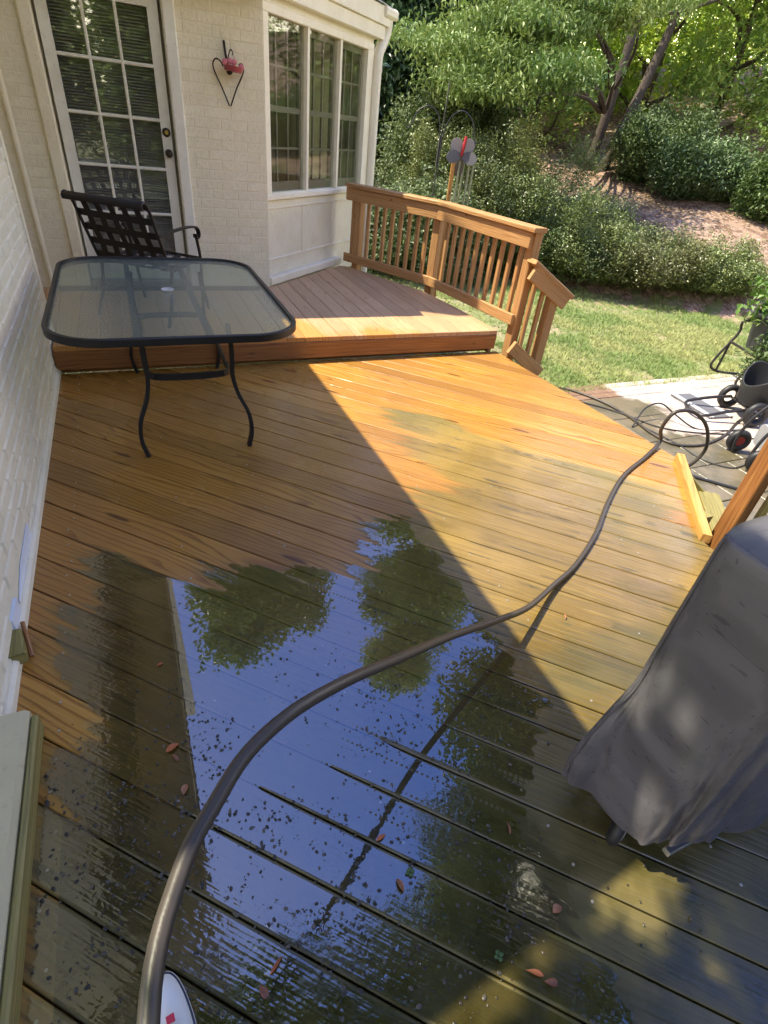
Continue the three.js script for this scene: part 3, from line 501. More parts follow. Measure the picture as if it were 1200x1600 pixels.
// ---------------------------------------------------------------- patio table
{
  const T = thing('patio_table', 'rounded patio table with pebbled glass top and black frame', 'table', null, [0.18, 0, -3.39]);
  const hw = 0.585, hl = 0.81, rr = 0.25, y = 0.715;
  const rounded = (w, l, r) => { const s = new THREE.Shape(); s.moveTo(-w + r, -l); s.lineTo(w - r, -l); s.absarc(w - r, -l + r, r, -PI / 2, 0); s.lineTo(w, l - r); s.absarc(w - r, l - r, r, 0, PI / 2); s.lineTo(-w + r, l); s.absarc(-w + r, l - r, r, PI / 2, PI); s.lineTo(-w, -l + r); s.absarc(-w + r, -l + r, r, PI, 1.5 * PI); return s; };
  const outer = rounded(hw, hl, rr); outer.holes.push(new THREE.Path(rounded(hw - 0.015, hl - 0.015, rr - 0.014).getPoints(12).reverse()));
  mesh('rim', new THREE.ExtrudeGeometry(outer, { depth: 0.03, bevelEnabled: true, bevelSize: 0.004, bevelThickness: 0.004, bevelSegments: 2, curveSegments: 16 }).rotateX(PI / 2).translate(0, y + 0.004, 0), blackMetal, T);
  const peb = makeTex(512, 512, (i, j) => { let b = 0; const s = 16, gx = i / s, gy = j / s; let m = 9; for (let a = -1; a < 2; a++) for (let c = -1; c < 2; c++) { const X = Math.floor(gx) + a, Y = Math.floor(gy) + c, xx = (X + 32) % 32, yy = (Y + 32) % 32; const px = X + NT[xx * 256 + yy], py = Y + NT[yy * 256 + xx + 9000]; m = Math.min(m, Math.hypot(gx - px, gy - py)); } b = 1 - Math.min(1, m); return { b }; }, 'b').bumpMap; peb.repeat.set(2.6, 2.6);
  const glass = phy({ color: lin(0.55, 0.66, 0.54), roughness: 0.1, transmission: 0.8, thickness: 0, ior: 1.9, bumpMap: peb, bumpScale: 0.0016 });
  const gs = rounded(hw - 0.02, hl - 0.02, rr - 0.02); const hole = new THREE.Path(); hole.absarc(0, 0.02, 0.024, 0, 2 * PI, true); gs.holes.push(hole);
  mesh('glass_top', new THREE.ShapeGeometry(gs, 16).rotateX(-PI / 2).translate(0, y - 0.004, 0), glass, T);
  mesh('umbrella_ring', new THREE.LatheGeometry([[0.02, -0.02], [0.02, 0.004], [0.034, 0.005], [0.036, 0.001], [0.026, 0], [0.026, -0.02], [0.02, -0.02]].map((q) => new THREE.Vector2(...q)), 24).translate(0, y, -0.02), std({ color: lin(0.6, 0.6, 0.58), roughness: 0.4 }), T);
  mesh('cross_bar', metreUV(boxGeo(2 * hw - 0.05, 0.02, 0.03, 0, y - 0.03, -0.17)), blackMetal, T);
  mesh('cross_bar', metreUV(boxGeo(0.03, 0.018, 2 * hl - 0.05, 0.13, y - 0.031, 0)), blackMetal, T);
  mesh('cross_bar', metreUV(boxGeo(0.03, 0.018, 2 * hl - 0.05, -0.2, y - 0.031, 0)), blackMetal, T);
  for (const sx of [-1, 1]) for (const sz of [-1, 1]) { const f = 0.03;
    mesh('leg', strap([[sx * 0.21 + f, 0.69, sz * 0.54], [sx * 0.22 + f, 0.55, sz * 0.545], [sx * 0.215 + f, 0.42, sz * 0.55], [sx * 0.235 + f, 0.32, sz * 0.56], [sx * 0.285 + f, 0.2, sz * 0.585], [sx * 0.295 + f, 0.09, sz * 0.595], [sx * 0.275 + f, 0.0, sz * 0.6]], 0.034, 0.02, [0, 0, 1], 24), blackMetal, T); }
  mesh('brace_ring', strap([[-0.17, 0.42, -0.5], [-0.1, 0.42, -0.53], [0.16, 0.42, -0.53], [0.23, 0.42, -0.5], [0.235, 0.42, -0.4], [0.235, 0.42, 0.4], [0.23, 0.42, 0.5], [0.16, 0.42, 0.53], [-0.1, 0.42, 0.53], [-0.17, 0.42, 0.5], [-0.175, 0.42, 0.4], [-0.175, 0.42, -0.4]], 0.035, 0.012, [0, 1, 0], 80, true), blackMetal, T);
}
// ---------------------------------------------------------------- strap chair
{
  const Cn = thing('patio_chair', 'black strap-woven metal chair turned away behind the glass table', 'chair', null, [0.17, 0.2, -4.78], Math.atan2(0.6, -0.8));
  const w = 0.29, prof = (t) => [0.42 + 0.4 * t, -0.23 - 0.13 * t - 0.03 * t * t]; // y, z up the back
  for (const s of [-1, 1]) {
    mesh('back_post', tube([[s * w, 0.36, -0.2], [s * w, 0.42, -0.23], [s * w, 0.62, -0.31], [s * w, 0.8, -0.385], [s * w, 0.835, -0.425], [s * w, 0.82, -0.455], [s * w, 0.795, -0.45]], 0.011, 30, 8), blackMetal, Cn);
    const arm = mesh('arm', strap([[s * w, 0.62, -0.31], [s * (w + 0.01), 0.635, -0.15], [s * (w + 0.015), 0.64, 0.08], [s * (w + 0.015), 0.625, 0.17], [s * (w + 0.015), 0.585, 0.2], [s * (w + 0.015), 0.555, 0.18], [s * (w + 0.015), 0.56, 0.15], [s * (w + 0.015), 0.585, 0.15]], 0.032, 0.012, [1, 0, 0], 30), blackMetal, Cn);
    mesh('leg', tube([[s * (w + 0.015), 0.56, 0.16], [s * (w + 0.01), 0.4, 0.2], [s * w, 0.2, 0.21], [s * (w + 0.01), 0.0, 0.26]], 0.012, 20, 8), blackMetal, Cn);
    mesh('leg', tube([[s * w, 0.38, -0.2], [s * w, 0.2, -0.24], [s * (w + 0.01), 0.0, -0.34]], 0.012, 16, 8), blackMetal, Cn);
    mesh('seat_rail', tube([[s * w, 0.4, 0.22], [s * w, 0.385, 0.0], [s * w, 0.37, -0.2]], 0.011, 16, 8), blackMetal, Cn);
  }
  const strapMat = std({ color: lin(0.01, 0.01, 0.01), roughness: 0.6 });
  for (let i = 0; i < 5; i++) { const t = 0.02 + i * 0.235, [y, z] = prof(t); mesh('back_strap', strap([[-w, y, z], [-w / 2, y, z - 0.012], [0, y, z - 0.016], [w / 2, y, z - 0.012], [w, y, z]], 0.046, 0.003, [0, 0.95, -0.3], 12), strapMat, Cn); }
  for (let i = 0; i < 5; i++) { const x = -0.2 + i * 0.1, P = []; for (let k = 0; k <= 4; k++) { const [y, z] = prof(k * 0.25); P.push([x, y, z - 0.012 + (k % 2 ? 0.005 : -0.004)]); } P.push([x, 0.832, -0.43]); mesh('back_strap', strap(P, 0.046, 0.003, [1, 0, 0], 18), strapMat, Cn); }
  mesh('top_roll', strap([[0, 0.8, -0.385], [0, 0.838, -0.425], [0, 0.825, -0.457], [0, 0.795, -0.452], [0, 0.79, -0.43]], 2 * w, 0.003, [1, 0, 0], 16), strapMat, Cn);
  for (let i = 0; i < 5; i++) mesh('seat_strap', strap([[-0.22 + i * 0.11, 0.4, 0.22], [-0.22 + i * 0.11, 0.375, 0], [-0.22 + i * 0.11, 0.37, -0.2]], 0.05, 0.003, [1, 0, 0], 10), strapMat, Cn);
  for (let i = 0; i < 4; i++) mesh('seat_strap', strap([[-w, 0.385, 0.16 - i * 0.11], [0, 0.368, 0.16 - i * 0.11], [w, 0.385, 0.16 - i * 0.11]], 0.05, 0.003, [0, 0, 1], 10), strapMat, Cn);
  mesh('front_bar', tube([[-w, 0.4, 0.22], [0, 0.4, 0.23], [w, 0.4, 0.22]], 0.011, 10, 8), blackMetal, Cn);
}
// ---------------------------------------------------------------- wrought iron heart on the wall
{
  const h = thing('wall_heart', 'black iron heart hook with red glass feeder cup on white brick wall', 'wall hanging', null, [0.955, 1.8, DZ + 0.035]);
  const iron = std({ color: lin(0.03, 0.022, 0.018), roughness: 0.6, metalness: 0.4 }), red = std({ color: lin(0.32, 0.05, 0.06), roughness: 0.35 }), pink = std({ color: lin(0.55, 0.16, 0.2), roughness: 0.4 });
  mesh('heart_wire', tube([[-0.005, -0.2, 0], [-0.06, -0.08, 0], [-0.11, 0.02, 0], [-0.113, 0.06, 0.005], [-0.09, 0.085, 0.005], [-0.06, 0.075, 0.01], [-0.04, 0.045, 0.02]], 0.0055, 40, 8), iron, h);
  mesh('heart_wire', tube([[0.005, -0.2, 0], [0.06, -0.08, 0], [0.115, 0.02, 0], [0.12, 0.055, 0.005], [0.105, 0.075, 0.01], [0.08, 0.065, 0.02]], 0.0055, 40, 8), iron, h);
  mesh('hanger', strap([[-0.022, 0.2, 0.0], [-0.016, 0.13, 0.004], [-0.005, 0.06, 0.01]], 0.018, 0.006, [1, 0, 0.1], 10), iron, h);
  mesh('hook', tube([[-0.004, 0.07, 0.01], [0.006, 0.12, 0.03], [0.02, 0.15, 0.05], [0.032, 0.13, 0.06], [0.028, 0.118, 0.05]], 0.004, 20, 8), iron, h);
  mesh('string', tube([[0.03, 0.13, 0.055], [0.042, 0.1, 0.05], [0.036, 0.06, 0.04]], 0.0016, 10, 6), iron, h);
  mesh('cup_tray', new THREE.CylinderGeometry(0.072, 0.066, 0.034, 24).rotateZ(-0.1).translate(0.028, 0.035, 0.06), red, h);
  for (const [x, y, r] of [[-0.04, 0.07, 0.5], [0.0, 0.078, -0.2], [0.03, 0.074, 0.3], [0.085, 0.05, -0.7]]) mesh('petal', new THREE.SphereGeometry(0.024, 10, 8).scale(1, 0.8, 0.35).rotateZ(r).translate(x, y, 0.1), pink, h);
  mesh('cup', new THREE.SphereGeometry(0.024, 16, 12, 0, 2 * PI, PI / 2, PI / 2).translate(0.0, 0.018, 0.05), iron, h);
}
// ---------------------------------------------------------------- hoses
const hoseMat = std({ color: lin(0.05, 0.041, 0.033), roughness: 0.42, bumpMap: paintTex.bumpMap, bumpScale: 0.00025 });
{
  const P = [[3.1, -0.18, -2.35], [3.4, -0.52, -2.55], [3.9, -0.57, -2.75], [4.2, -0.565, -3.0]];
  // from the washer over the patio, one loop standing by the deck edge, over the edge, along the deck and up to the hand
  const path = [[6.3, -0.57, -3.2], [5.86, -0.57, -3.2], [5.21, -0.572, -2.94], [4.74, -0.572, -2.85], [4.49, -0.572, -2.94], [4.45, -0.572, -3.15], [4.5, -0.572, -3.56], [4.44, -0.572, -3.97], [4.2, -0.572, -4.3], [3.8, -0.57, -4.15], [3.62, -0.56, -3.4], [3.6, -0.45, -2.6], [3.5, -0.2, -2.12], [3.56, -0.05, -2.08], [3.5, 0.1, -2.08], [3.38, 0.22, -2.09], [3.22, 0.29, -2.11], [3.12, 0.27, -2.13], [3.1, 0.15, -2.15], [3.16, 0.05, -2.16], [2.93, 0.016, -2.05], [2.584, 0.015, -1.896], [2.26, 0.015, -1.682], [1.976, 0.015, -1.465], [1.7, 0.016, -1.297], [1.504, 0.034, -1.209], [1.255, 0.1, -1.084], [1.003, 0.216, -0.981], [0.71, 0.375, -0.858], [0.44, 0.57, -0.7], [0.26, 0.69, -0.6], [0.13, 0.755, -0.525], [0.045, 0.775, -0.465], [-0.01, 0.785, -0.402], [-0.048, 0.79, -0.355], [-0.073, 0.79, -0.31], [-0.091, 0.79, -0.272], [-0.103, 0.79, -0.235], [-0.111, 0.785, -0.194], [-0.116, 0.78, -0.15], [-0.12, 0.77, -0.05]];
  const hg = tube(path, 0.0122, 520, 14); { const q = hg.attributes.uv; for (let i = 0; i < q.count; i++) q.setXY(i, q.getX(i) * 60, q.getY(i) * 0.5); }
  tag(mesh('pressure_hose', hg, hoseMat), 'long dark hose looping over the deck edge and rising towards the viewer', 'hose');
  const black = std({ color: lin(0.02, 0.02, 0.022), roughness: 0.5 });
  tag(mesh('power_cord', tube([[4.21, -0.58, -3.96], [4.41, -0.58, -3.73], [4.53, -0.58, -3.52], [4.66, -0.58, -3.26], [4.93, -0.58, -3.09], [5.33, -0.58, -2.95], [5.6, -0.58, -2.76]], 0.009, 60, 8), black), 'thin black cord lying along the patio towards the washer', 'cord');
  tag(mesh('water_tube', tube([[4.36, -0.58, -3.33], [4.6, -0.45, -3.45], [4.8, -0.42, -3.45], [4.92, -0.5, -3.33], [5.05, -0.578, -3.15], [5.5, -0.578, -3.0]], 0.008, 50, 8), black), 'thin black tube arching over the patio slabs', 'tube');
  tag(mesh('garden_cord', tube([[4.48, -0.58, -3.35], [4.55, -0.58, -2.99], [4.56, -0.58, -2.62], [4.7, -0.58, -2.45], [5.04, -0.575, -2.48]], 0.007, 50, 8), black), 'black cord crossing the wet slabs in front of the washer', 'cord');
  tag(mesh('spray_wand', tube([[4.15, -0.57, -2.45], [4.31, -0.575, -2.28], [4.5, -0.575, -2.08]], 0.014, 20, 10), black), 'straight black wand lying on the slabs by the steps', 'wand');
  const coil = []; for (let i = 0; i < 60; i++) { const a = i * 0.42; coil.push([3.28 + Math.cos(a) * (0.17 + 0.012 * Math.sin(i)), -0.42 + i * 0.004, -5.75 + Math.sin(a) * 0.17]); }
  tag(mesh('hose_coil', tube(coil, 0.014, 400, 8), black), 'black hose coiled on the lawn behind the guard rail', 'hose');
}
// ---------------------------------------------------------------- covered grill
{
  const G = thing('covered_grill', 'grill on casters under a dark grey fabric cover at the right', 'grill');
  const cover = makeTex(512, 512, (i, j) => { const a = fbm(i / 40, j / 40, 3), f = vn(i * 0.9, j * 0.9), d = sm(0.74, 0.8, fbm(i / 6 + 3, j / 6, 2)); return { c: mix3(mix3([0.092, 0.088, 0.095], [0.072, 0.068, 0.074], sm(0.35, 0.7, a)), [0.03, 0.03, 0.03], d * 0.15), r: 0.5 - d * 0.25 + (f - 0.5) * 0.1, b: 0.5 + (f - 0.5) * 0.3 + (a - 0.5) * 0.5 + d * 0.1 }; });
  for (const q of Object.values(cover)) q.repeat.set(1, 1);
  const mat = std({ ...cover, roughness: 1, bumpScale: 0.001 });
  const NA = 220, NY = 60, P = [], UVs = [], I = [], cx = 1.62, cz = -0.335;
  const ring = (v, a) => { // v 0 top .. 1 hem, a 0..1 around
    const t = a * 2 * PI, c = Math.cos(t), s = Math.sin(t), pw = 0.2 + 0.16 * v;
    let hx = 0.635 - 0.005 * v, hz = 0.155 + 0.02 * v;
    let x = Math.sign(c) * Math.pow(Math.abs(c), pw) * hx, z = Math.sign(s) * Math.pow(Math.abs(s), pw) * hz;
    const nx = c, nz = s, hang = sm(0.12, 1, v);
    const ph = t * 7 + 3.5 * vn(a * 8, v * 1.5) + v * 2.6, f = 0.022 * (0.5 - Math.pow(Math.abs(Math.sin(ph)), 0.6)) + 0.03 * (fbm(a * 24 + v * 1.5, v * 2.2 + 3, 3) - 0.5) * 2 + 0.012 * (0.5 - Math.abs(fbm(a * 40 + v * 5, v * 4, 2) - 0.5) * 4);
    const bul = 0.065 * Math.exp(-Math.pow((t - PI * 1.12) / 0.4, 2)) * sm(0.5, 0.95, v);
    const k = hang * f + bul; x += nx * k * 1.2; z += nz * k * 0.6;
    const y = 1.02 - (1.02 - 0.16) * v + 0.05 * Math.sin(t * 3 + 1) * sm(0.8, 1, v) * v;
    return [cx + x, y, cz + z];
  };
  for (let j = 0; j <= NY; j++) for (let i = 0; i <= NA; i++) { let v = j / NY, p;
    if (j < 8) { const q = j / 8, e = ring(0, i / NA), k = Math.sin(q * PI / 2); p = [cx + (e[0] - cx) * (0.02 + 0.955 * q + 0.025 * k), 1.02 + 0.03 * Math.cos(q * PI / 2) + 0.012 * (fbm(e[0] * 5 * q, e[2] * 9, 2) - 0.5), cz + (e[2] - cz) * (0.02 + 0.93 * q + 0.05 * k)]; }
    else { v = (j - 8) / (NY - 8); p = ring(v, i / NA); if (v < 0.05) { const k = 1 - v / 0.05; p[1] += 0.0; p[0] = cx + (p[0] - cx) * (1 - 0.012 * k * k); p[2] = cz + (p[2] - cz) * (1 - 0.03 * k * k); } }
    P.push(...p); UVs.push((i / NA) * 3.6, v * 1.2 + (j < 8 ? -j * 0.02 : 0)); }
  for (let j = 0; j < NY; j++) for (let i = 0; i < NA; i++) { const a = j * (NA + 1) + i, b = a + 1, c = a + NA + 1, d = c + 1; I.push(a, b, d, a, d, c); }
  const g = new THREE.BufferGeometry(); g.setAttribute('position', new THREE.Float32BufferAttribute(P, 3)); g.setAttribute('uv', new THREE.Float32BufferAttribute(UVs, 2)); g.setIndex(I); g.computeVertexNormals();
  mesh('cover', g, mat, G);
  const seam = []; for (let j = 8; j <= NY; j += 3) { const p = ring((j - 8) / (NY - 8), 0.555); seam.push([p[0] - 0.002, p[1], p[2]]); }
  mesh('seam', tube(seam, 0.0025, 60, 6), mat, G);
  // casters and lower bar
  const rubber = std({ color: lin(0.015, 0.015, 0.015), roughness: 0.6 }), ringMat = std({ color: lin(0.42, 0.42, 0.4), roughness: 0.4 });
  for (const [x, z] of [[1.03, -0.31], [2.2, -0.18], [2.2, -0.46], [1.09, -0.47]]) {
    const w = mesh('caster', new THREE.TorusGeometry(0.042, 0.016, 12, 28).rotateY(0.5).translate(x, 0.058, z), rubber, G);
    mesh('wheel_ring', new THREE.TorusGeometry(0.03, 0.006, 8, 24).rotateY(0.5).translate(x + 0.006, 0.058, z + 0.012), ringMat, w);
    mesh('hub', new THREE.CylinderGeometry(0.026, 0.026, 0.026, 20).rotateX(PI / 2).rotateY(0.5).translate(x, 0.058, z), rubber, w);
    mesh('fork', boxGeo(0.03, 0.09, 0.04, x, 0.14, z), rubber, w);
  }
  mesh('lower_bar', barGeo(1.15, 0.02, 0.02, 0.003).translate(1.64, 0.12, -0.2), greyMetal, G);
  mesh('base_panel', boxGeo(1.1, 0.5, 0.22, 1.64, 0.45, -0.34), rubber, G);
}
// ---------------------------------------------------------------- sneaker of the person holding the hose
{
  const S = thing('sneaker', 'white sneaker with navy sole and red accents at the bottom edge', 'shoe', null, [-0.165, 0, -0.3], 0.12);
  const white = std({ color: lin(0.72, 0.73, 0.7), roughness: 0.7 }), navy = std({ color: lin(0.03, 0.045, 0.08), roughness: 0.6 }), red = std({ color: lin(0.5, 0.03, 0.06), roughness: 0.6 });
  // outline: toe at -z, heel at +z
  const out = (k, t) => { const a = t * 2 * PI, z = Math.cos(a) * 0.145, w = (0.043 + 0.009 * Math.sin(a * 0 + (z < 0 ? 1.2 : 0))) * Math.pow(Math.abs(Math.sin(a)), 0.75); return [Math.sign(Math.sin(a)) * w * k, -z * (0.3 * k + 0.7)]; };
  const loft = (levels, close) => { const P = [], I = [], N = 48; levels.forEach(([y, k, dz]) => { for (let i = 0; i < N; i++) { const q = out(k, i / N); P.push(q[0], typeof y === 'function' ? y(q[1]) : y, q[1] * (k * 0.25 + 0.75) + (dz || 0)); } }); for (let j = 0; j + 1 < levels.length; j++) for (let i = 0; i < N; i++) { const a = j * N + i, b = j * N + (i + 1) % N; I.push(a, b, b + N, a, b + N, a + N); } if (close) { const e = (levels.length - 1) * N; const c = P.length / 3; const l = levels[levels.length - 1]; P.push(0, typeof l[0] === 'function' ? l[0](0) : l[0], 0); for (let i = 0; i < N; i++) I.push(e + i, e + (i + 1) % N, c); } const g = new THREE.BufferGeometry(); g.setAttribute('position', new THREE.Float32BufferAttribute(P, 3)); g.setIndex(I); g.computeVertexNormals(); return g; };
  mesh('sole', loft([[0.003, 0.98], [0.003, 1.06], [0.012, 1.1], [0.026, 1.08], [0.03, 1.0]], true), navy, S);
  mesh('midsole', loft([[0.012, 1.105], [0.018, 1.115], [0.021, 1.09]]), white, S);
  const top = (h) => (z) => 0.028 + h * (0.55 + 0.45 * sm(-0.14, 0.06, z));
  mesh('upper', loft([[0.026, 0.98], [0.035, 1.0], [top(0.022), 0.97], [top(0.04), 0.86], [top(0.052), 0.66], [top(0.058), 0.4]], true), white, S);
  mesh('tongue', new THREE.SphereGeometry(0.03, 16, 12).scale(0.8, 0.45, 1.2).translate(0, 0.083, 0.0), white, S);
  for (let i = 0; i < 3; i++) mesh('lace', tube([[-0.025, 0.08 + i * 0.004, -0.03 + i * 0.022], [0, 0.092 + i * 0.005, -0.034 + i * 0.022], [0.025, 0.08 + i * 0.004, -0.03 + i * 0.022]], 0.0035, 10, 6), i === 1 ? red : white, S);
  mesh('tab', boxGeo(0.016, 0.004, 0.014, 0.006, 0.0825, -0.052), red, S);
  mesh('collar', new THREE.TorusGeometry(0.036, 0.01, 10, 28).rotateX(PI / 2).scale(0.95, 1, 1.3).translate(0, 0.098, 0.075), white, S);
}

// ---------------------------------------------------------------- ground, slope, lawn
const GY = -0.6;
const tSlope = (x, z) => x * 0.75 - z * 0.66 - 11.2 + (vn(x * 0.35, z * 0.35) - 0.5) * 1.4;
function groundY(x, z) { const t = tSlope(x, z); return GY + (t > 0 ? Math.min(5, 0.33 * t * sm(-0.2, 1.2, t)) : 0) + (fbm(x * 0.5, z * 0.5, 2) - 0.5) * 0.06 * sm(-4.3, -5.5, z + 0); }
function sheet(x0, x1, z0, z1, st, lift, keep, uvs) {
  const nx = Math.round((x1 - x0) / st), nz = Math.round((z1 - z0) / st), P = [], U = [], I = [];
  for (let j = 0; j <= nz; j++) for (let i = 0; i <= nx; i++) { const x = x0 + i * st, z = z0 + j * st; P.push(x, groundY(x, z) + lift, z); U.push(x * uvs, z * uvs); }
  for (let j = 0; j < nz; j++) for (let i = 0; i < nx; i++) { if (keep && !keep(x0 + (i + 0.5) * st, z0 + (j + 0.5) * st)) continue; const a = j * (nx + 1) + i, c = a + nx + 1; I.push(a, c, a + 1, a + 1, c, c + 1); }
  const g = new THREE.BufferGeometry(); g.setAttribute('position', new THREE.Float32BufferAttribute(P, 3)); g.setAttribute('uv', new THREE.Float32BufferAttribute(U, 2)); g.setIndex(I); g.computeVertexNormals(); return g;
}
const soilTex = makeTex(512, 512, (i, j) => { const x = i / 40, y = j / 40, a = fbm(x, y, 4), f = fbm(x * 6, y * 6, 3); let c = mix3([0.18, 0.2, 0.07], [0.3, 0.24, 0.14], sm(0.45, 0.7, a)); c = mix3(c, [0.16, 0.2, 0.06], sm(0.5, 0.7, f) * 0.6); return { c, r: 0.95, b: f }; });
structure(mesh('ground', sheet(-60, 80, -90, 40, 0.5, -0.012, null, 0.5), std({ ...soilTex, roughness: 1, bumpScale: 0.03 })), 'grass and soil of the garden', 'ground');
const mulchTex = makeTex(512, 512, (i, j) => { const x = i / 26, y = j / 26, a = fbm(x, y, 4), f = fbm(x * 5, y * 2, 3), l = vn(x * 9, y * 9); let c = mix3([0.3, 0.2, 0.145], [0.16, 0.095, 0.06], sm(0.4, 0.65, a)); c = mix3(c, [0.5, 0.37, 0.29], sm(0.58, 0.72, f) * 0.7); c = mix3(c, [0.06, 0.035, 0.02], sm(0.75, 0.9, l) * 0.5); return { c, r: 0.95, b: f * 0.7 + a * 0.3 }; });
structure(mesh('leaf_litter_slope', sheet(2, 40, -40, 4, 0.4, 0.012, (x, z) => tSlope(x, z) > 0.25, 0.4), std({ ...mulchTex, roughness: 1, bumpScale: 0.05 })), 'brown leaf litter on the slope behind the shrubs', 'slope');

function instanced(name, geo, mat, list, parent, kind) { // list: {m, c}
  const im = new THREE.InstancedMesh(geo, mat, list.length); const col = new THREE.Color();
  list.forEach((e, i) => { im.setMatrixAt(i, e.m); if (e.c) im.setColorAt(i, col.setRGB(...e.c)); });
  im.name = parent ? name : numbered(name); shadow(im); (parent || scene).add(im); if (kind) im.userData.kind = kind; return im;
}
const Q = new THREE.Quaternion(), EU = new THREE.Euler(), SC = V(1, 1, 1), PO = V(0, 0, 0);
const mat4 = (x, y, z, rx, ry, rz, s) => new THREE.Matrix4().compose(PO.set(x, y, z), Q.setFromEuler(EU.set(rx, ry, rz)), SC.set(s, s, s));
{ // grass tufts
  const r = rng(5), P = []; for (let i = 0; i < 9; i++) { const a = r() * 2 * PI, d = r() * 0.035, h = 0.025 + r() * 0.035, l = 0.02 + r() * 0.03, w = 0.003 + r() * 0.002, x = Math.cos(a) * d, z = Math.sin(a) * d, b = r() * 2 * PI; P.push(x - w * Math.sin(b), 0, z + w * Math.cos(b), x + w * Math.sin(b), 0, z - w * Math.cos(b), x + Math.cos(b) * l, h, z + Math.sin(b) * l); }
  const g = new THREE.BufferGeometry(); g.setAttribute('position', new THREE.Float32BufferAttribute(P, 3)); g.computeVertexNormals();
  const list = []; for (let i = 0; i < 60000; i++) { const x = 2.6 + r() * 9, z = -12.5 + r() * 8.3; if (tSlope(x, z) > 0.7 || (x < 3.25 && z > -6.6)) continue; const bare = fbm(x * 1.1 + 5, z * 1.1, 3); if (bare > 0.53 && r() < 0.85) continue;
    const y = fbm(x * 2, z * 2, 2); list.push({ m: mat4(x, groundY(x, z) - 0.014, z, 0, r() * 6.3, 0, 0.7 + r() * 0.7), c: mix3([0.2, 0.3, 0.065], [0.42, 0.43, 0.16], Math.min(1, sm(0.35, 0.7, y) * 0.7 + r() * 0.35)) }); }
  const im = instanced('lawn_grass', g, phy({ color: 0xffffff, roughness: 0.7, transmission: 0.25, thickness: 0 }), list, null, 'stuff');
  im.userData.label = 'short patchy lawn grass beyond the deck'; im.userData.category = 'grass';
}
// ---------------------------------------------------------------- patio of slabs with a brick-sized border
{
  const tex = makeTex(1024, 768, (i, j) => { const x = 3.1 + (i / 1024) * 6, z = -4.4 + (j / 768) * 4.5; const wet = sm(0.12, -0.12, x - 5.05 - (z + 3.2) * 0.12 + (fbm(x * 2.2, z * 2.2, 4) - 0.5) * 1.3); const a = fbm(x * 5, z * 5, 4), f = fbm(x * 30, z * 30, 3);
    let dry = mix3([0.56, 0.47, 0.41], [0.46, 0.37, 0.31], sm(0.35, 0.7, a)); dry = mix3(dry, [0.36, 0.29, 0.22], sm(0.62, 0.75, f) * 0.4);
    let w = mix3([0.17, 0.135, 0.08], [0.11, 0.095, 0.055], sm(0.35, 0.7, a)); w = mix3(w, [0.2, 0.17, 0.12], sm(0.6, 0.75, f) * 0.4); if (z < -3.98) w = mix3(w, [0.3, 0.16, 0.1], 0.6);
    return { c: mix3(dry, w, wet), r: mix(0.85, 0.35, wet), b: f }; });
  const mat = std({ ...tex, roughness: 1, bumpScale: 0.003 }), uvf = (x, z) => [(x - 3.1) / 6, (z + 4.4) / 4.5];
  const pt = structure(thing('patio', 'paved patio of pale slabs with a brick border, wet beside the deck', 'patio'));
  mesh('joint_sand', boxGeo(5.85, 0.04, 4.2, 6.0, -0.618, -2.25), std({ color: lin(0.05, 0.042, 0.028), roughness: 1 }), pt);
  const r = rng(18), sl = (x0, x1, z0, z1) => { const dy = (r() - 0.5) * 0.004; const g = slabGeo([[x0, z0], [x1, z0], [x1, z1], [x0, z1]], -0.585 + dy, 0.035, 0.005, uvf); if (g) mesh('paver', g, mat, pt); };
  for (let row = 0; row < 3; row++) for (let k = 0; k < 30; k++) { const x = 3.1 + k * 0.2 + (row % 2) * 0.1; if (x > 8.8) continue; sl(x, x + 0.193, -4.33 + row * 0.112, -4.33 + row * 0.112 + 0.105); }
  for (let a = 0; a < 12; a++) for (let b = 0; b < 8; b++) { const x = 3.1 + a * 0.48 + (b % 2) * 0.24, z = -3.99 + b * 0.48; if (x > 8.6) continue; sl(x, x + 0.47, z, z + 0.47); }
}
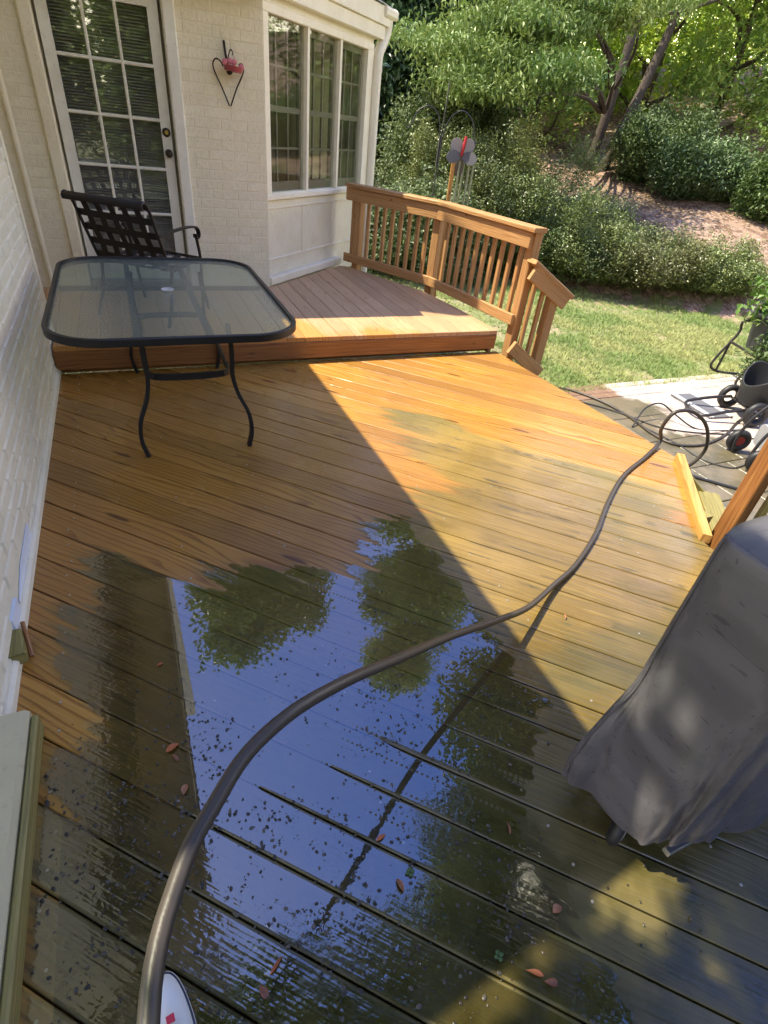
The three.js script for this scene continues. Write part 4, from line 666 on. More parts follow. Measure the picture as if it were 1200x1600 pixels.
// ---------------------------------------------------------------- things on the patio
{
  const black = std({ color: lin(0.02, 0.02, 0.022), roughness: 0.5 }), tubeM = std({ color: lin(0.05, 0.045, 0.045), roughness: 0.35, metalness: 0.5 });
  const mt = thing('folded_ramp', 'flat grey panel with white edge strips lying on the patio', 'panel', null, [5.63, -0.572, -3.57], -0.12);
  mesh('panel', barGeo(0.33, 0.02, 0.6, 0.003), std({ color: lin(0.13, 0.13, 0.145), roughness: 0.6 }), mt);
  for (const x of [-0.15, -0.115, 0.12, 0.15]) mesh('edge_strip', barGeo(0.014, 0.026, 0.6, 0.003).translate(x, 0.004, 0), std({ color: lin(0.75, 0.75, 0.75), roughness: 0.4 }), mt);
  // tub cart
  const ct = thing('tub_cart', 'black garden cart with curved tub and tube handle on the patio', 'cart', null, [6.0, -0.585, -3.22], -0.35);
  const tub = new THREE.LatheGeometry([[0.02, 0.16], [0.16, 0.16], [0.2, 0.2], [0.235, 0.45], [0.25, 0.46], [0.255, 0.44], [0.22, 0.18], [0.16, 0.14], [0.02, 0.14]].map((q) => new THREE.Vector2(...q)), 40); { const p = tub.attributes.position; for (let i = 0; i < p.count; i++) if (p.getY(i) > 0.3) p.setY(i, p.getY(i) - 0.09 * Math.cos(Math.atan2(p.getZ(i), p.getX(i)) * 2)); tub.computeVertexNormals(); }
  mesh('tub', tub, std({ color: lin(0.02, 0.02, 0.02), roughness: 0.5 }), ct);
  mesh('handle', tube([[-0.2, 0.16, -0.17], [-0.45, 0.12, -0.18], [-0.68, 0.06, -0.17], [-0.74, 0.05, 0], [-0.68, 0.06, 0.17], [-0.45, 0.12, 0.18], [-0.2, 0.16, 0.17]], 0.017, 50, 10), tubeM, ct);
  for (const z of [-0.24, 0.24]) mesh('wheel', new THREE.TorusGeometry(0.1, 0.035, 12, 28).translate(-0.16, 0.135, z), black, ct);
  mesh('axle', new THREE.CylinderGeometry(0.012, 0.012, 0.5, 10).rotateX(PI / 2).translate(-0.16, 0.135, 0), tubeM, ct);
  for (const z of [-0.15, 0.15]) mesh('leg', tube([[0.1, 0.2, z], [0.18, 0.1, z], [0.2, 0.01, z]], 0.014, 12, 8), tubeM, ct);
  // potted plant in an arm chair frame
  const ch = thing('armchair_planter', 'black tub planter with leafy plant set in a metal armchair frame', 'planter', null, [6.98, -0.585, -4.0], -0.4);
  mesh('pot', new THREE.LatheGeometry([[0.0, 0.42], [0.2, 0.42], [0.21, 0.44], [0.27, 0.8], [0.29, 0.81], [0.29, 0.84], [0.265, 0.84], [0.255, 0.8], [0.0, 0.78]].map((q) => new THREE.Vector2(...q)), 36), std({ color: lin(0.05, 0.05, 0.05), roughness: 0.55 }), ch);
  for (const z of [-0.3, 0.3]) { mesh('chair_side', tube([[0.3, 0.02, z], [-0.25, 0.02, z], [-0.36, 0.08, z], [-0.34, 0.2, z], [-0.2, 0.55, z], [-0.22, 0.66, z], [0.1, 0.68, z], [0.32, 0.66, z]], 0.016, 50, 8), tubeM, ch); }
  mesh('seat_bar', tube([[-0.25, 0.41, -0.3], [-0.25, 0.41, 0.3]], 0.016, 6, 8), tubeM, ch); mesh('seat_bar', tube([[0.25, 0.41, -0.3], [0.25, 0.41, 0.3]], 0.016, 6, 8), tubeM, ch);
  for (const z of [-0.3, 0.3]) for (const x of [-0.25, 0.25]) mesh('leg', tube([[x, 0.42, z], [x * 1.05, 0.02, z]], 0.015, 6, 8), tubeM, ch);
  // pressure washer
  const pw = thing('pressure_washer', 'wheeled pressure washer with tube frame at the patio edge', 'washer', null, [5.12, -0.585, -2.44], -0.5);
  mesh('body', barGeo(0.4, 0.2, 0.28, 0.03).translate(0.1, 0.24, 0), std({ color: lin(0.3, 0.3, 0.31), roughness: 0.45 }), pw);
  mesh('motor', new THREE.CylinderGeometry(0.09, 0.09, 0.26, 24).rotateZ(PI / 2).translate(0.1, 0.42, 0), black, pw);
  for (const z of [-0.2, 0.2]) { const w = mesh('wheel', new THREE.TorusGeometry(0.075, 0.035, 12, 28).translate(-0.18, 0.11, z), black, pw); mesh('rim', new THREE.CylinderGeometry(0.05, 0.05, 0.04, 20).rotateX(PI / 2).translate(-0.18, 0.11, z), std({ color: lin(0.25, 0.02, 0.02), roughness: 0.5 }), w); }
  for (const z of [-0.15, 0.15]) mesh('frame_tube', tube([[-0.22, 0.02, z], [-0.24, 0.12, z], [-0.2, 0.35, z], [-0.05, 0.6, z], [0.15, 0.9, z]], 0.014, 30, 8), black, pw);
  mesh('frame_tube', tube([[0.15, 0.9, -0.15], [0.16, 0.92, 0], [0.15, 0.9, 0.15]], 0.014, 10, 8), black, pw);
}
// ---------------------------------------------------------------- hook pole, flower chime
{
  const h = thing('shepherd_hook', 'black double shepherd hook on a thin pole in the garden', 'garden hook', null, [4.25, GY, -7.96], -0.43);
  const dk = std({ color: lin(0.05, 0.05, 0.05), roughness: 0.4, metalness: 0.5 });
  mesh('pole', tube([[-0.09, -0.02, 0], [-0.03, 1.0, 0], [0.0, 2.2, 0], [0.015, 2.75, 0]], 0.009, 20, 8), dk, h);
  mesh('clamp', new THREE.CylinderGeometry(0.022, 0.022, 0.36, 10).translate(-0.012, 1.98, 0), dk, h);
  mesh('arm', tube([[-0.02, 1.85, 0], [-0.03, 2.2, 0], [-0.09, 2.4, 0], [-0.22, 2.47, 0], [-0.36, 2.4, 0], [-0.44, 2.24, 0], [-0.48, 2.2, 0], [-0.52, 2.24, 0]], 0.008, 50, 8), dk, h);
  mesh('arm', tube([[0.0, 1.85, 0], [0.03, 2.2, 0], [0.1, 2.38, 0], [0.24, 2.46, 0], [0.38, 2.38, 0], [0.45, 2.2, 0], [0.48, 2.12, 0], [0.52, 2.14, 0]], 0.008, 50, 8), dk, h);
  const f = thing('flower_chime', 'grey metal flower with red centre and hanging chime tubes on a wooden stake', 'wind chime', null, [3.27, GY, -5.66], -0.42);
  woodBar('stake', V(-0.06, 0, 0), V(-0.06, 2.0, 0), 0.04, 0.04, orangeWoodMat, f, 0.004, V(0, 0, 1));
  const pet = std({ color: lin(0.16, 0.16, 0.17), roughness: 0.5, metalness: 0.3 }), lightPet = std({ color: lin(0.36, 0.36, 0.38), roughness: 0.5, metalness: 0.2 }), petal = (a, l, w, y, tilt, pm = pet) => { const s = new THREE.Shape(); s.moveTo(0, 0); s.bezierCurveTo(w, l * 0.3, w, l * 0.9, 0, l); s.bezierCurveTo(-w, l * 0.9, -w, l * 0.3, 0, 0); const g = new THREE.ExtrudeGeometry(s, { depth: 0.004, bevelEnabled: false, curveSegments: 10 }); g.rotateX(tilt); g.rotateZ(a); g.translate(0, y, 0.05); mesh('petal', g, pm, f); };
  petal(0.65, 0.17, 0.085, 2.03, 0.2, lightPet); petal(-0.6, 0.17, 0.085, 2.03, 0.2, lightPet); petal(1.75, 0.18, 0.075, 2.03, 0.5); petal(-1.75, 0.18, 0.075, 2.03, 0.5); petal(3.14, 0.2, 0.06, 2.03, -0.3);
  mesh('stamen', tube([[0, 2.03, 0.06], [0.01, 2.1, 0.08], [0.02, 2.19, 0.08]], 0.014, 12, 8), std({ color: lin(0.55, 0.04, 0.05), roughness: 0.5 }), f);
  const chm = std({ color: lin(0.4, 0.45, 0.33), roughness: 0.35, metalness: 0.7 }); [[0.05, 1.45], [0.1, 1.4], [0.15, 1.42], [0.0, 1.5]].forEach(([x, y0], i) => mesh('chime_tube', new THREE.CylinderGeometry(0.011, 0.011, 0.45, 10).translate(x, y0 + 0.22 + 0.1, i % 2 ? 0.03 : -0.03), chm, f));
  mesh('chime_plate', new THREE.CylinderGeometry(0.08, 0.08, 0.012, 20).translate(0.07, 2.0, 0), pet, f);
}
// ---------------------------------------------------------------- foliage
function leafCluster(n, R, len, wid, droop, seed, flat = 1) {
  const r = rng(seed), P = [], d = V(0, 0, 0), s = V(0, 0, 0), u = V(0, 0, 0);
  for (let i = 0; i < n; i++) { const c = V(r() * 2 - 1, (r() * 2 - 1) * flat, r() * 2 - 1).multiplyScalar(R * 0.8); d.set(r() * 2 - 1, (r() * 2 - 1) * 0.6 - droop, r() * 2 - 1).normalize(); u.set(r() - 0.5, 1.2, r() - 0.5).normalize(); s.crossVectors(d, u).normalize(); u.crossVectors(s, d);
    const L = len * (0.7 + r() * 0.6), W = wid * (0.7 + r() * 0.6), m = c.clone().addScaledVector(d, L * 0.45), l = m.clone().addScaledVector(s, W / 2).addScaledVector(u, W * 0.22), q = m.clone().addScaledVector(s, -W / 2).addScaledVector(u, W * 0.22), t = c.clone().addScaledVector(d, L).addScaledVector(u, -L * 0.12);
    P.push(...c.toArray(), ...t.toArray(), ...l.toArray(), ...c.toArray(), ...q.toArray(), ...t.toArray()); }
  const g = new THREE.BufferGeometry(); g.setAttribute('position', new THREE.Float32BufferAttribute(P, 3)); g.computeVertexNormals(); return g;
}
const leafMat = phy({ color: 0xffffff, roughness: 0.5, transmission: 0.46, thickness: 0, ior: 1.4 });
const waxMat = phy({ color: 0xffffff, roughness: 0.36, transmission: 0.32, thickness: 0, ior: 1.45 });
const CL = { tiny: leafCluster(46, 0.17, 0.042, 0.024, 0, 1), small: leafCluster(44, 0.24, 0.075, 0.04, 0.1, 2), mid: leafCluster(40, 0.36, 0.13, 0.065, 0.3, 3), droop: leafCluster(44, 0.4, 0.095, 0.042, 0.6, 4, 0.32), big: leafCluster(44, 0.75, 0.26, 0.14, 0.2, 6), near: leafCluster(20, 0.3, 0.13, 0.075, 0.4, 8) };
const barkMat = std({ color: lin(0.085, 0.065, 0.05), roughness: 0.95, bumpMap: paintTex.bumpMap, bumpScale: 0.02 });
function limbs(list) { // [p0, p1, r0, r1, sag]
  return mergeGeometries(list.map(([a, b, r0, r1, bend]) => { const A = V(...a), B = V(...b), N = 8, K = 7, P = [], I = [], U = [], dir = B.clone().sub(A), side = dir.clone().cross(V(0.3, 0.2, 1)).normalize(), up = side.clone().cross(dir).normalize();
    for (let i = 0; i <= N; i++) { const t = i / N, c = A.clone().addScaledVector(dir, t).addScaledVector(up, (bend || 0) * Math.sin(t * PI)).addScaledVector(side, (bend || 0) * 0.4 * Math.sin(t * 5)), rr = mix(r0, r1, t) * (i === 0 ? 1.15 : 1); for (let k = 0; k <= K; k++) { const w = (k / K) * 2 * PI, q = c.clone().addScaledVector(side, Math.cos(w) * rr).addScaledVector(up, Math.sin(w) * rr); P.push(q.x, q.y, q.z); U.push(k / K, t * 4); } }
    for (let i = 0; i < N; i++) for (let k = 0; k < K; k++) { const o = i * (K + 1) + k; I.push(o, o + 1, o + K + 2, o, o + K + 2, o + K + 1); }
    const g = new THREE.BufferGeometry(); g.setAttribute('position', new THREE.Float32BufferAttribute(P, 3)); g.setAttribute('uv', new THREE.Float32BufferAttribute(U, 2)); g.setIndex(I); g.computeVertexNormals(); return g; }));
}
// blobs: [x,y,z,rx,ry,rz,count]; cols: two leaf colours; gap: noise threshold that opens holes
function foliage(blobs, seed, c0, c1, size, gap = 0.38, keep) {
  const r = rng(seed), list = [];
  for (const [x, y, z, rx, ry, rz, n] of blobs) for (let i = 0; i < n; i++) {
    const a = r() * 2 * PI, cz = r() * 2 - 1, sz = Math.sqrt(1 - cz * cz), k = Math.pow(r(), 0.42), px = x + Math.cos(a) * sz * rx * k, py = y + cz * ry * k, pz = z + Math.sin(a) * sz * rz * k;
    const sc = 2.2 / Math.max(0.8, Math.min(rx, ry, rz)); if (vn(px * sc + seed, py * sc + pz * sc * 0.7) * 0.6 + vn(pz * sc - seed, py * sc * 1.3 + 9) * 0.4 < gap) continue;
    if (keep && !keep(px, py, pz, r)) continue;
    const t = Math.min(1, Math.max(0, vn(px * 1.3, pz * 1.3 + py) * 0.8 + (r() - 0.5) * 0.7)); list.push({ m: mat4(px, py, pz, (r() - 0.5) * 0.9, r() * 6.28, (r() - 0.5) * 0.9, size * (0.75 + r() * 0.5)), c: mix3(c0, c1, t) });
  }
  return list;
}
function plant(name, label, cat, group, x, z, blobs, geo, c0, c1, size, seed, wood, mat = leafMat, gap, keep) {
  const y = groundY(x, z), T = thing(name, label, cat, group, [x, y, z]);
  if (wood) mesh('trunk', limbs(wood), barkMat, T);
  instanced('crown', geo, mat, foliage(blobs, seed, c0, c1, size, gap, keep), T, 'stuff'); return T;
}
const G1 = [0.1, 0.18, 0.04], G2 = [0.24, 0.34, 0.08], G3 = [0.34, 0.44, 0.1], D1 = [0.045, 0.085, 0.03], D2 = [0.11, 0.18, 0.06], Y1 = [0.38, 0.43, 0.07];
const pol = (az, D) => [D * Math.sin((az * PI) / 180), -D * Math.cos((az * PI) / 180)];
// shrubs along the lawn
const shrub = (az, D, rx, h, rz, label, seed, c0 = [0.1, 0.155, 0.05], c1 = [0.34, 0.39, 0.13], geo = CL.tiny, n = 1100, mat = waxMat) => { const [x, z] = pol(az, D); plant('shrub', label, 'shrub', 'shrubs at the foot of the slope', x, z, [[0, h * 0.52, 0, rx, h * 0.52, rz, n], [rx * 0.4, h * 0.42, rx * 0.3, rx * 0.7, h * 0.42, rz * 0.7, n >> 1], [-rx * 0.45, h * 0.46, -rx * 0.2, rx * 0.65, h * 0.5, rz * 0.7, n >> 1], ...[0, 1, 2, 3, 4, 5].map((i) => { const r = rng(seed * 31 + i), a = r() * 6.3; return [Math.cos(a) * rx * 0.7, h * (0.6 + r() * 0.4), Math.sin(a) * rz * 0.7, 0.22 + r() * 0.25, 0.25 + r() * 0.3, 0.22 + r() * 0.25, n >> 4]; })], geo, c0, c1, 1, seed, [[[0, -0.1, 0], [0.1, h * 0.5, 0], 0.05, 0.02], [[0, 0, 0], [-0.3, h * 0.6, 0.2], 0.04, 0.015], [[0, 0, 0], [0.4, h * 0.5, -0.2], 0.04, 0.015]], mat, 0.37); };
shrub(31.5, 11.6, 1.25, 2.15, 1.2, 'tall bright-tipped shrub behind the flower chime', 11, [0.1, 0.14, 0.04], [0.32, 0.34, 0.1]);
shrub(36.5, 12.1, 1.7, 1.75, 1.3, 'rounded dark small-leaved shrub behind the end post', 12);
shrub(42.5, 12.0, 1.6, 1.25, 1.3, 'broad dark small-leaved shrub below the leaning trunks', 13);
shrub(48.5, 12.2, 1.4, 0.68, 1.2, 'olive shrub sloping down beside the litter path', 14, [0.09, 0.12, 0.04], [0.28, 0.28, 0.1]);
shrub(53.6, 12.4, 0.9, 0.36, 0.8, 'low shrub at the end of the hedge by the lawn', 15);
shrub(27.2, 10.6, 1.0, 1.35, 0.9, 'pale leafy ground shrub seen between the balusters', 16, [0.07, 0.12, 0.035], [0.26, 0.32, 0.12], CL.small, 500, leafMat);
shrub(23.2, 11.2, 1.1, 1.2, 0.9, 'ivy-like shrub beside the bay corner', 17, [0.07, 0.12, 0.035], [0.24, 0.3, 0.12], CL.small, 500, leafMat);
shrub(29.0, 13.2, 1.3, 2.3, 1.1, 'leafy light green shrub behind the shepherd hook', 18, [0.06, 0.11, 0.03], [0.26, 0.32, 0.1], CL.small, 700, leafMat);
shrub(50.0, 15.8, 0.95, 0.9, 0.9, 'dark glossy shrub above the litter path', 19, [0.07, 0.13, 0.05], [0.2, 0.29, 0.1], CL.small, 480);
shrub(46.5, 16.6, 1.0, 1.2, 1.0, 'pale green leafy shrub right of the leaning trunks', 20, [0.06, 0.12, 0.03], [0.2, 0.28, 0.08], CL.small, 480, leafMat);
shrub(56.8, 15.4, 0.9, 0.95, 0.9, 'shaded fern-like shrub at the right edge', 21, [0.07, 0.14, 0.03], [0.22, 0.32, 0.08], CL.small, 480, leafMat);
// leaning understorey trees with layered drooping boughs
{ const [x, z] = pol(41, 17); const tiers = []; const r = rng(71);
  for (const [az, D, y, rx, n] of [[28, 12.4, 2.75, 1.1, 95], [30.5, 12.0, 2.2, 1.0, 80], [33, 12.8, 3.15, 1.3, 110], [35.5, 12.2, 2.5, 1.0, 85], [34.5, 13.5, 3.9, 1.4, 110], [41, 14.2, 3.9, 1.2, 90], [38, 13.6, 3.5, 1.1, 85], [47, 18.0, 5.6, 1.2, 80], [52, 18.4, 5.6, 1.2, 80], [30, 13.5, 4.2, 1.3, 100], [43, 17.4, 5.6, 1.2, 80], [55, 17.6, 5.2, 1.0, 70]]) { const [bx, bz] = pol(az, D); tiers.push([bx - x, y + 0.15 - groundY(x, z), bz - z, rx, 0.2, rx, n]); }
  const wood = [[[0, -0.3, 0], [0.35, 6.5, -0.1], 0.13, 0.07, 0.12], [[0.15, -0.3, 0.25], [2.1, 5.5, -0.2], 0.14, 0.07, 0.1]]; tiers.forEach((t) => wood.push([[0.2 + t[0] * 0.08, Math.max(1.2, t[1] - 1.2), t[2] * 0.08], [t[0] * 0.9, t[1] + 0.05, t[2] * 0.9], 0.045, 0.012, 0.25]));
  plant('dogwood_tree', 'layered tree with drooping sunlit boughs and two leaning trunks', 'tree', null, x, z, tiers, CL.droop, [0.14, 0.25, 0.055], [0.36, 0.44, 0.13], 1, 72, wood, leafMat, 0.3); }
// trees: az, distance, height, crown radius, first branch, leaf set
const tree = (az, D, H, R, base, label, seed, c0, c1, n, geo = CL.big, size = 1, gap = 0.4, mat = leafMat) => { const [x, z] = pol(az, D), r = rng(seed), blobs = [], wood = [[[0, -0.3, 0], [(r() - 0.5) * 0.6, H * 0.85, (r() - 0.5) * 0.6], 0.04 + H * 0.014, 0.05, 0.15]];
  const m = 9; for (let i = 0; i < m; i++) { const t = i / (m - 1), yy = base + (H - base) * (0.1 + 0.82 * t), a = i * 2.4 + seed, off = R * 0.5 * (1 - t * 0.7), br = R * (0.62 - 0.25 * Math.abs(t - 0.4)); blobs.push([Math.cos(a) * off, yy, Math.sin(a) * off, br, br * 0.7, br, Math.round(n / m)]); wood.push([[0, yy - R * 0.35, 0], [Math.cos(a) * off * 1.3, yy + 0.1, Math.sin(a) * off * 1.3], 0.07, 0.02, 0.2]); }
  plant('tree', label, 'tree', 'trees round the garden', x, z, blobs, geo, c0, c1, size, seed, wood, mat, gap); };
tree(23.0, 15.5, 5.6, 1.9, 0.2, 'dark dense evergreen beside the bay of the house', 101, D1, [0.05, 0.1, 0.045], 1500, CL.mid, 1.2, 0.3, waxMat);
tree(25.4, 15.2, 5.2, 1.5, 0.2, 'narrow dark evergreen in front of the pale sapling', 118, D1, [0.06, 0.12, 0.05], 900, CL.mid, 1.1, 0.32, waxMat);
tree(19.0, 17.5, 6.5, 2.4, 0.3, 'dark evergreen partly hidden by the house', 102, D1, D2, 900, CL.big, 1, 0.3, waxMat);
tree(8, 25.0, 26, 4.6, 9, 'tall tree rising behind the house roof', 103, G1, G2, 1000, CL.big, 1.2, 0.36);
tree(15.5, 26.5, 25, 3.8, 9, 'slim tall tree behind the house beside another', 104, G1, G2, 800, CL.big, 1.2, 0.38);
tree(33, 25, 29, 4.6, 3.0, 'very tall bright tree above the shepherd hook', 105, G1, G3, 1900, CL.big, 0.9, 0.36);
const wood = [[27.2, 24, 5.5, 2.3, 'pale green sapling glimpsed beside the house corner', [0.16, 0.25, 0.1], [0.3, 0.38, 0.2]], [29.6, 19, 4.4, 2.0, 'mid green bushy tree behind the shrubs at the left', G1, G2], [32.4, 22, 5.2, 2.4, 'bright bushy tree behind the flower chime', G1, G3], [35.4, 18.5, 4.6, 2.1, 'leafy tree behind the layered boughs', G1, G3], [38.3, 23, 5.4, 2.5, 'dense tree in the middle of the wood', G1, G2], [40.4, 20.5, 3.8, 1.9, 'light tree just left of the leaning trunks', G2, G3], [43.6, 20, 4.6, 2.2, 'yellow-green tree just right of the leaning trunks', [0.24, 0.36, 0.05], Y1], [46.4, 23.5, 5.2, 2.5, 'lime backlit tree deep in the wood', [0.24, 0.36, 0.05], Y1], [49.2, 19.5, 4.6, 2.0, 'tree with dark trunk above the glossy shrub', G1, G3], [51.8, 22.5, 5.0, 2.4, 'bright tree near the right edge of the wood', [0.2, 0.3, 0.05], Y1], [54.6, 19, 4.6, 2.1, 'soft green tree at the right edge of the wood', G1, G3], [58, 17.5, 4.2, 2.0, 'hemlock-like tree past the right edge', D1, G2], [31, 29, 6, 3, 'distant tree filling the left of the wood', G1, G2], [36.6, 29, 6.2, 3.2, 'distant tree behind the dense middle tree', G1, G2], [42, 30, 6.5, 3.3, 'distant tree between the leaning trunks', G1, G3], [47.8, 30, 6.5, 3.3, 'distant tree behind the lime tree', G1, Y1], [53.4, 29, 6.2, 3.2, 'distant tree at the far right of the wood', G1, G3], [25, 31, 7, 2.6, 'far tree against the sky beside the house', G1, G2]];
wood.forEach(([az, D, H, R, lab, a, b], i) => tree(az, D, H, R, 0.3, lab, 206 + i, a.map((q) => q * 1.75), b.map((q) => Math.min(0.64, q * 1.6)), 270, D > 26 ? CL.big : CL.mid, D > 26 ? 0.8 : 1.15, 0.46));
// large oak out to the right; its limbs reach over and are mirrored in the puddle
{ const b = [[-3.2, 10.5, -3.6, 1.9, 1.4, 1.7, 330], [-4.6, 11.5, -1.6, 1.7, 1.3, 1.7, 300], [-2.2, 12.4, -2.2, 2.2, 1.6, 2.2, 420], [0, 12, -1, 2.8, 2, 2.8, 450], [-1.5, 9.0, -5, 1.8, 1.3, 1.6, 300], [1.5, 10, 1.5, 2.6, 2, 2.6, 350], [-5.2, 9.6, 0.6, 1.5, 1.1, 1.6, 260]];
  plant('oak_tree', 'big oak standing right of the patio with limbs reaching over', 'tree', null, 10.2, -1.8, b, CL.mid, G1, [0.2, 0.24, 0.05], 1.1, 130, [[[0, -0.3, 0], [-0.3, 12, -0.5], 0.32, 0.14, 0.2], ...b.map((q) => [[-0.1, q[1] * 0.6, -0.2], [q[0], q[1], q[2]], 0.13, 0.03, 0.4])], leafMat, 0.36); }
// shade tree behind the wing: its leaf edge dapples the grill and the near boards
{ const X = -3.6, Z = 2.6, gy = groundY(X, Z), b = [[-0.2, 6.6, -2.6, 2.0, 1.5, 2.0, 520], [1.8, 7.4, -2.6, 1.7, 1.2, 1.6, 420], [3.6, 8.2, -3.4, 1.6, 1.1, 1.5, 400], [5.0, 8.4, -2.6, 1.8, 1.2, 1.8, 380], [0.8, 8.6, -0.6, 2.4, 1.6, 2.2, 420], [-2, 7.6, -1, 2.2, 1.6, 2.2, 350], [3.8, 7.6, -2.2, 2.4, 0.8, 2.2, 1500], [3.2, 7.8, 0.6, 2.6, 0.8, 2.2, 900], [6.0, 8.0, -0.6, 2.2, 0.8, 2.2, 900], [4.1, 8.7, -3.3, 2.8, 0.6, 1.5, 1900], [4.6, 8.4, -1.6, 2.6, 0.6, 1.6, 1500], [6.6, 8.7, -3.5, 2.0, 0.7, 1.6, 1400], [8.1, 9.0, -4.2, 2.0, 0.8, 1.5, 1300]];
  plant('shade_tree', 'shade tree behind the viewer whose leaves dapple the grill cover', 'tree', null, X, Z, b, CL.near, G1, G3, 0.64, 140, [[[0, -0.3, 0], [0.3, 8, -0.6], 0.22, 0.1, 0.2], ...b.map((q) => [[0.1, q[1] * 0.55, -0.1], [q[0], q[1], q[2]], 0.09, 0.02, 0.35])], leafMat, 0.3,
    (px, py, pz, r) => { const h = py + gy, sx = X + px + 0.47 * h, sz = Z + pz + 0.25 * h; if (sz < -0.36 - 0.1 * vn(sx * 6, 4)) return false; if (sx > 0.2 && sx < 2.7 && sz < 0.75) return false; return true; }); }
{ // a low bough of the same kind hanging over the wing's roof
  const T = thing('leaning_sapling', 'sapling leaning over the wing roof whose large leaves shade the grill', 'tree', null, [-2.9, groundY(-2.9, 0.4), 0.4]); const gy = groundY(-2.9, 0.4);
  const bl = [[2.1, 4.75, -1.3, 1.5, 0.32, 0.75, 300], [1.2, 4.9, -0.8, 0.9, 0.4, 0.7, 30], [3.3, 4.7, -0.9, 0.9, 0.3, 0.7, 34]];
  mesh('trunk', limbs([[[0, -0.2, 0], [0.2, 4.0, -0.3], 0.09, 0.05, 0.1], [[0.2, 3.9, -0.3], [2.2, 4.8, -1.2], 0.045, 0.012, 0.12], [[1.2, 4.3, -0.8], [3.4, 4.7, -0.9], 0.025, 0.01, 0.1]]), barkMat, T);
  instanced('crown', leafCluster(9, 0.2, 0.17, 0.115, 0.2, 41, 0.5), leafMat, foliage(bl, 145, G1, G3, 1, 0.2, (x, y, z, r) => { const h = y + gy, sx = -2.9 + x + 0.47 * h, sz = 0.4 + z + 0.25 * h; if (Math.hypot(sx - 0.66, sz + 0.14) < 0.2 || Math.hypot(sx - 1.12, sz) < 0.17) return false; return sz > -0.3 && vn(sx * 4.5 + 1, sz * 4.5 + 3) < 0.62; }), T, 'stuff'); }
// trees behind the viewer, mirrored in door and window glass
for (const [az, D, H, R, lab, sd] of [[168, 11, 6, 2.6, 'broad tree behind the viewer on the right', 160], [190, 13, 6.5, 2.8, 'tall tree straight behind the viewer', 161], [212, 12, 6, 2.6, 'broad tree behind the viewer on the left', 162], [145, 12, 7, 3, 'tree behind the viewer beyond the grill', 163], [122, 13, 7.5, 3.2, 'tree to the right of the viewer beyond the patio', 164], [235, 15, 6, 2.8, 'tree behind the left wing of the house', 165], [100, 14, 7.5, 3.2, 'tree to the right of the viewer past the oak', 166]]) tree(az, D, H, R, 0.6, lab, sd, G1, G3, 700, CL.big, 1.1, 0.36);
// plants in the planters
{ const p = thing('patio_plant', 'leafy green plant growing in the black tub planter', 'plant', null, [6.98, 0.2, -4.0]); instanced('leaves', CL.near, leafMat, foliage([[0, 0.18, 0, 0.4, 0.22, 0.4, 26]], 151, [0.14, 0.26, 0.04], [0.26, 0.4, 0.06], 0.8, 0.1), p, 'stuff'); mesh('stems', limbs([[[0, -0.05, 0], [0.1, 0.2, 0.05], 0.012, 0.006], [[0, -0.05, 0], [-0.15, 0.2, 0.1], 0.012, 0.006]]), barkMat, p);
  const q = thing('flowering_plant', 'bushy plant with orange blooms beside the tub cart', 'plant', null, [6.75, -0.58, -3.6]); instanced('leaves', CL.small, leafMat, foliage([[0, 0.38, 0, 0.3, 0.36, 0.3, 60]], 152, [0.08, 0.14, 0.03], [0.16, 0.24, 0.06], 0.9, 0.1), q, 'stuff'); mesh('stems', limbs([[[0, 0, 0], [0.05, 0.35, 0.05], 0.012, 0.006], [[0, 0, 0], [-0.1, 0.35, 0.05], 0.012, 0.006]]), barkMat, q);
  for (const [x, y, z] of [[-0.2, 0.55, 0.15], [0.05, 0.7, 0.2], [-0.25, 0.35, 0.2]]) mesh('bloom', new THREE.SphereGeometry(0.03, 8, 6).scale(1, 0.7, 1).translate(x, y, z), std({ color: lin(0.75, 0.28, 0.05), roughness: 0.6 }), q); }
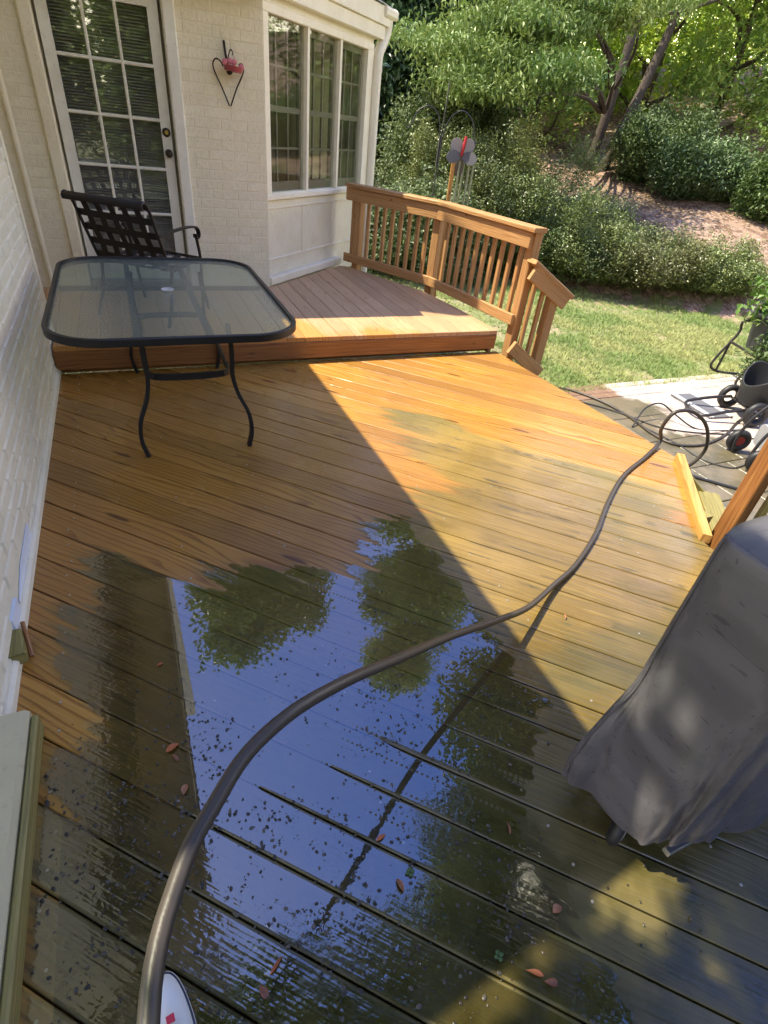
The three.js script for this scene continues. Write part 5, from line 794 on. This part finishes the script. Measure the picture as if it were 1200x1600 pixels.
// ---------------------------------------------------------------- fallen leaves and wash-off on the boards
{
  const lv = [[-0.11, -1.0, 0.4, 1.1], [-0.105, -0.965, 2.2, 0.8], [-0.089, -0.859, 1.2, 0.9], [0.058, -0.375, 0.6, 1.1], [0.021, -0.341, 2.0, 0.8], [0.395, -0.417, 1.7, 1.0], [0.393, -0.541, 0.2, 0.8], [0.748, -0.434, 1.3, 0.9], [0.758, -0.219, 0.1, 0.8], [0.624, -0.135, 2.5, 1.1], [0.651, -0.107, 2.7, 0.9], [1.456, -1.057, 1.0, 0.9], [-0.12, -1.33, 0.4, 0.6]];
  const cols = [[0.34, 0.1, 0.03], [0.2, 0.07, 0.03], [0.3, 0.13, 0.06]], where = ['beside the hose near the left wall', 'close to the pair by the hose', 'just under the hose bend', 'at the bottom near the shoe', 'small and curled near the shoe', 'in the middle of the wet boards', 'at the edge of the mirrored sky', 'in front of the grill caster', 'at the tip of the sunlit patch', 'in the sunlit patch by a seam', 'second in the sunlit patch', 'beside the hose at the shadow edge', 'on the darker boards by the wall'];
  const shape = (k) => { const N = 7, P = [], I = []; for (let i = 0; i <= N; i++) { const t = i / N, w = Math.sin(Math.pow(t, 0.8) * PI) * (0.28 + 0.05 * k), y = 0.12 * Math.sin(t * PI) + 0.06; P.push(t - 0.5, y + w * 0.5, w, t - 0.5, y, 0, t - 0.5, y + w * (0.3 + 0.2 * k), -w); if (i) { const o = (i - 1) * 3; for (const c of [0, 1]) I.push(o + c, o + c + 1, o + c + 4, o + c, o + c + 4, o + c + 3); } } const g = new THREE.BufferGeometry(); g.setAttribute('position', new THREE.Float32BufferAttribute(P, 3)); g.setIndex(I); g.computeVertexNormals(); return g; };
  const sh = [shape(0), shape(1), shape(2)], mats = cols.map((c) => std({ color: lin(...c), roughness: 0.55, side: THREE.DoubleSide }));
  lv.forEach(([x, z, a, s], i) => { const m = mesh('fallen_leaf', sh[i % 3], mats[i % 3]); m.position.set(x, 0.003, z); m.rotation.y = a; m.scale.set(0.04 * s, 0.034 * s, 0.034 * s * [1, 0.55, 0.8, 0.4][i % 4]); m.rotation.x = [0, 0.25, -0.2][i % 3]; tag(m, 'curled brown leaf ' + where[i], 'leaf', 'fallen leaves on the boards'); });
  // clover sprigs in a seam
  const cg = mat4; for (const [x, z, w] of [[0.559, -0.195, 'clover sprig growing from a seam by the sunlit patch'], [0.432, -0.434, 'green leaf floating on the wet boards']]) { const c = thing('sprig', w, 'sprig', null, [x, 0.004, z]); for (let k = 0; k < 4; k++) mesh('leaf', new THREE.SphereGeometry(0.006, 8, 6).scale(1, 0.2, 0.8).translate(Math.cos(k * 1.6) * 0.007, 0.006, Math.sin(k * 1.6) * 0.007), std({ color: lin(0.05, 0.1, 0.02), roughness: 0.5 }), c); }
  // grit and pulp left by the washing
  const r = rng(203), list = [], blob = new THREE.IcosahedronGeometry(0.004, 1).scale(1, 0.4, 1.4);
  for (let i = 0; i < 26000; i++) { const x = -0.45 + r() * 1.6, z = -1.75 + r() * 1.75, s = x - z; let p = sm(-1.3, -0.6, z + (fbm(x * 4, z * 4, 3) - 0.5) * 0.9) * 0.8; p = Math.max(p, sm(0.32, 0.0, Math.hypot((x + 0.09) * 1.4, (z + 0.95) * 0.8)) * 1.1, sm(0.12, 0, Math.hypot(x - 0.0, z + 1.6)) * 0.25); if (x > 0.7) p *= 0.3; if (z > -0.35 && x > 0.3) p *= 0.4; if (r() > p * sm(0.3, 0.62, fbm(x * 11, z * 11, 3))) continue;
    list.push({ m: mat4(x, 0.004, z, 0, r() * 6.3, 0, 0.13 + Math.pow(r(), 4) * 1.1), c: mix3([0.02, 0.018, 0.012], [0.1, 0.085, 0.06], Math.pow(r(), 2)) }); }
  const im = instanced('wash_grit', blob, std({ color: 0xffffff, roughness: 0.3 }), list, null, 'stuff'); im.userData.label = 'dark grit and pulp scattered on the wet boards'; im.userData.category = 'grit';
}
renderer.render(scene, camera);
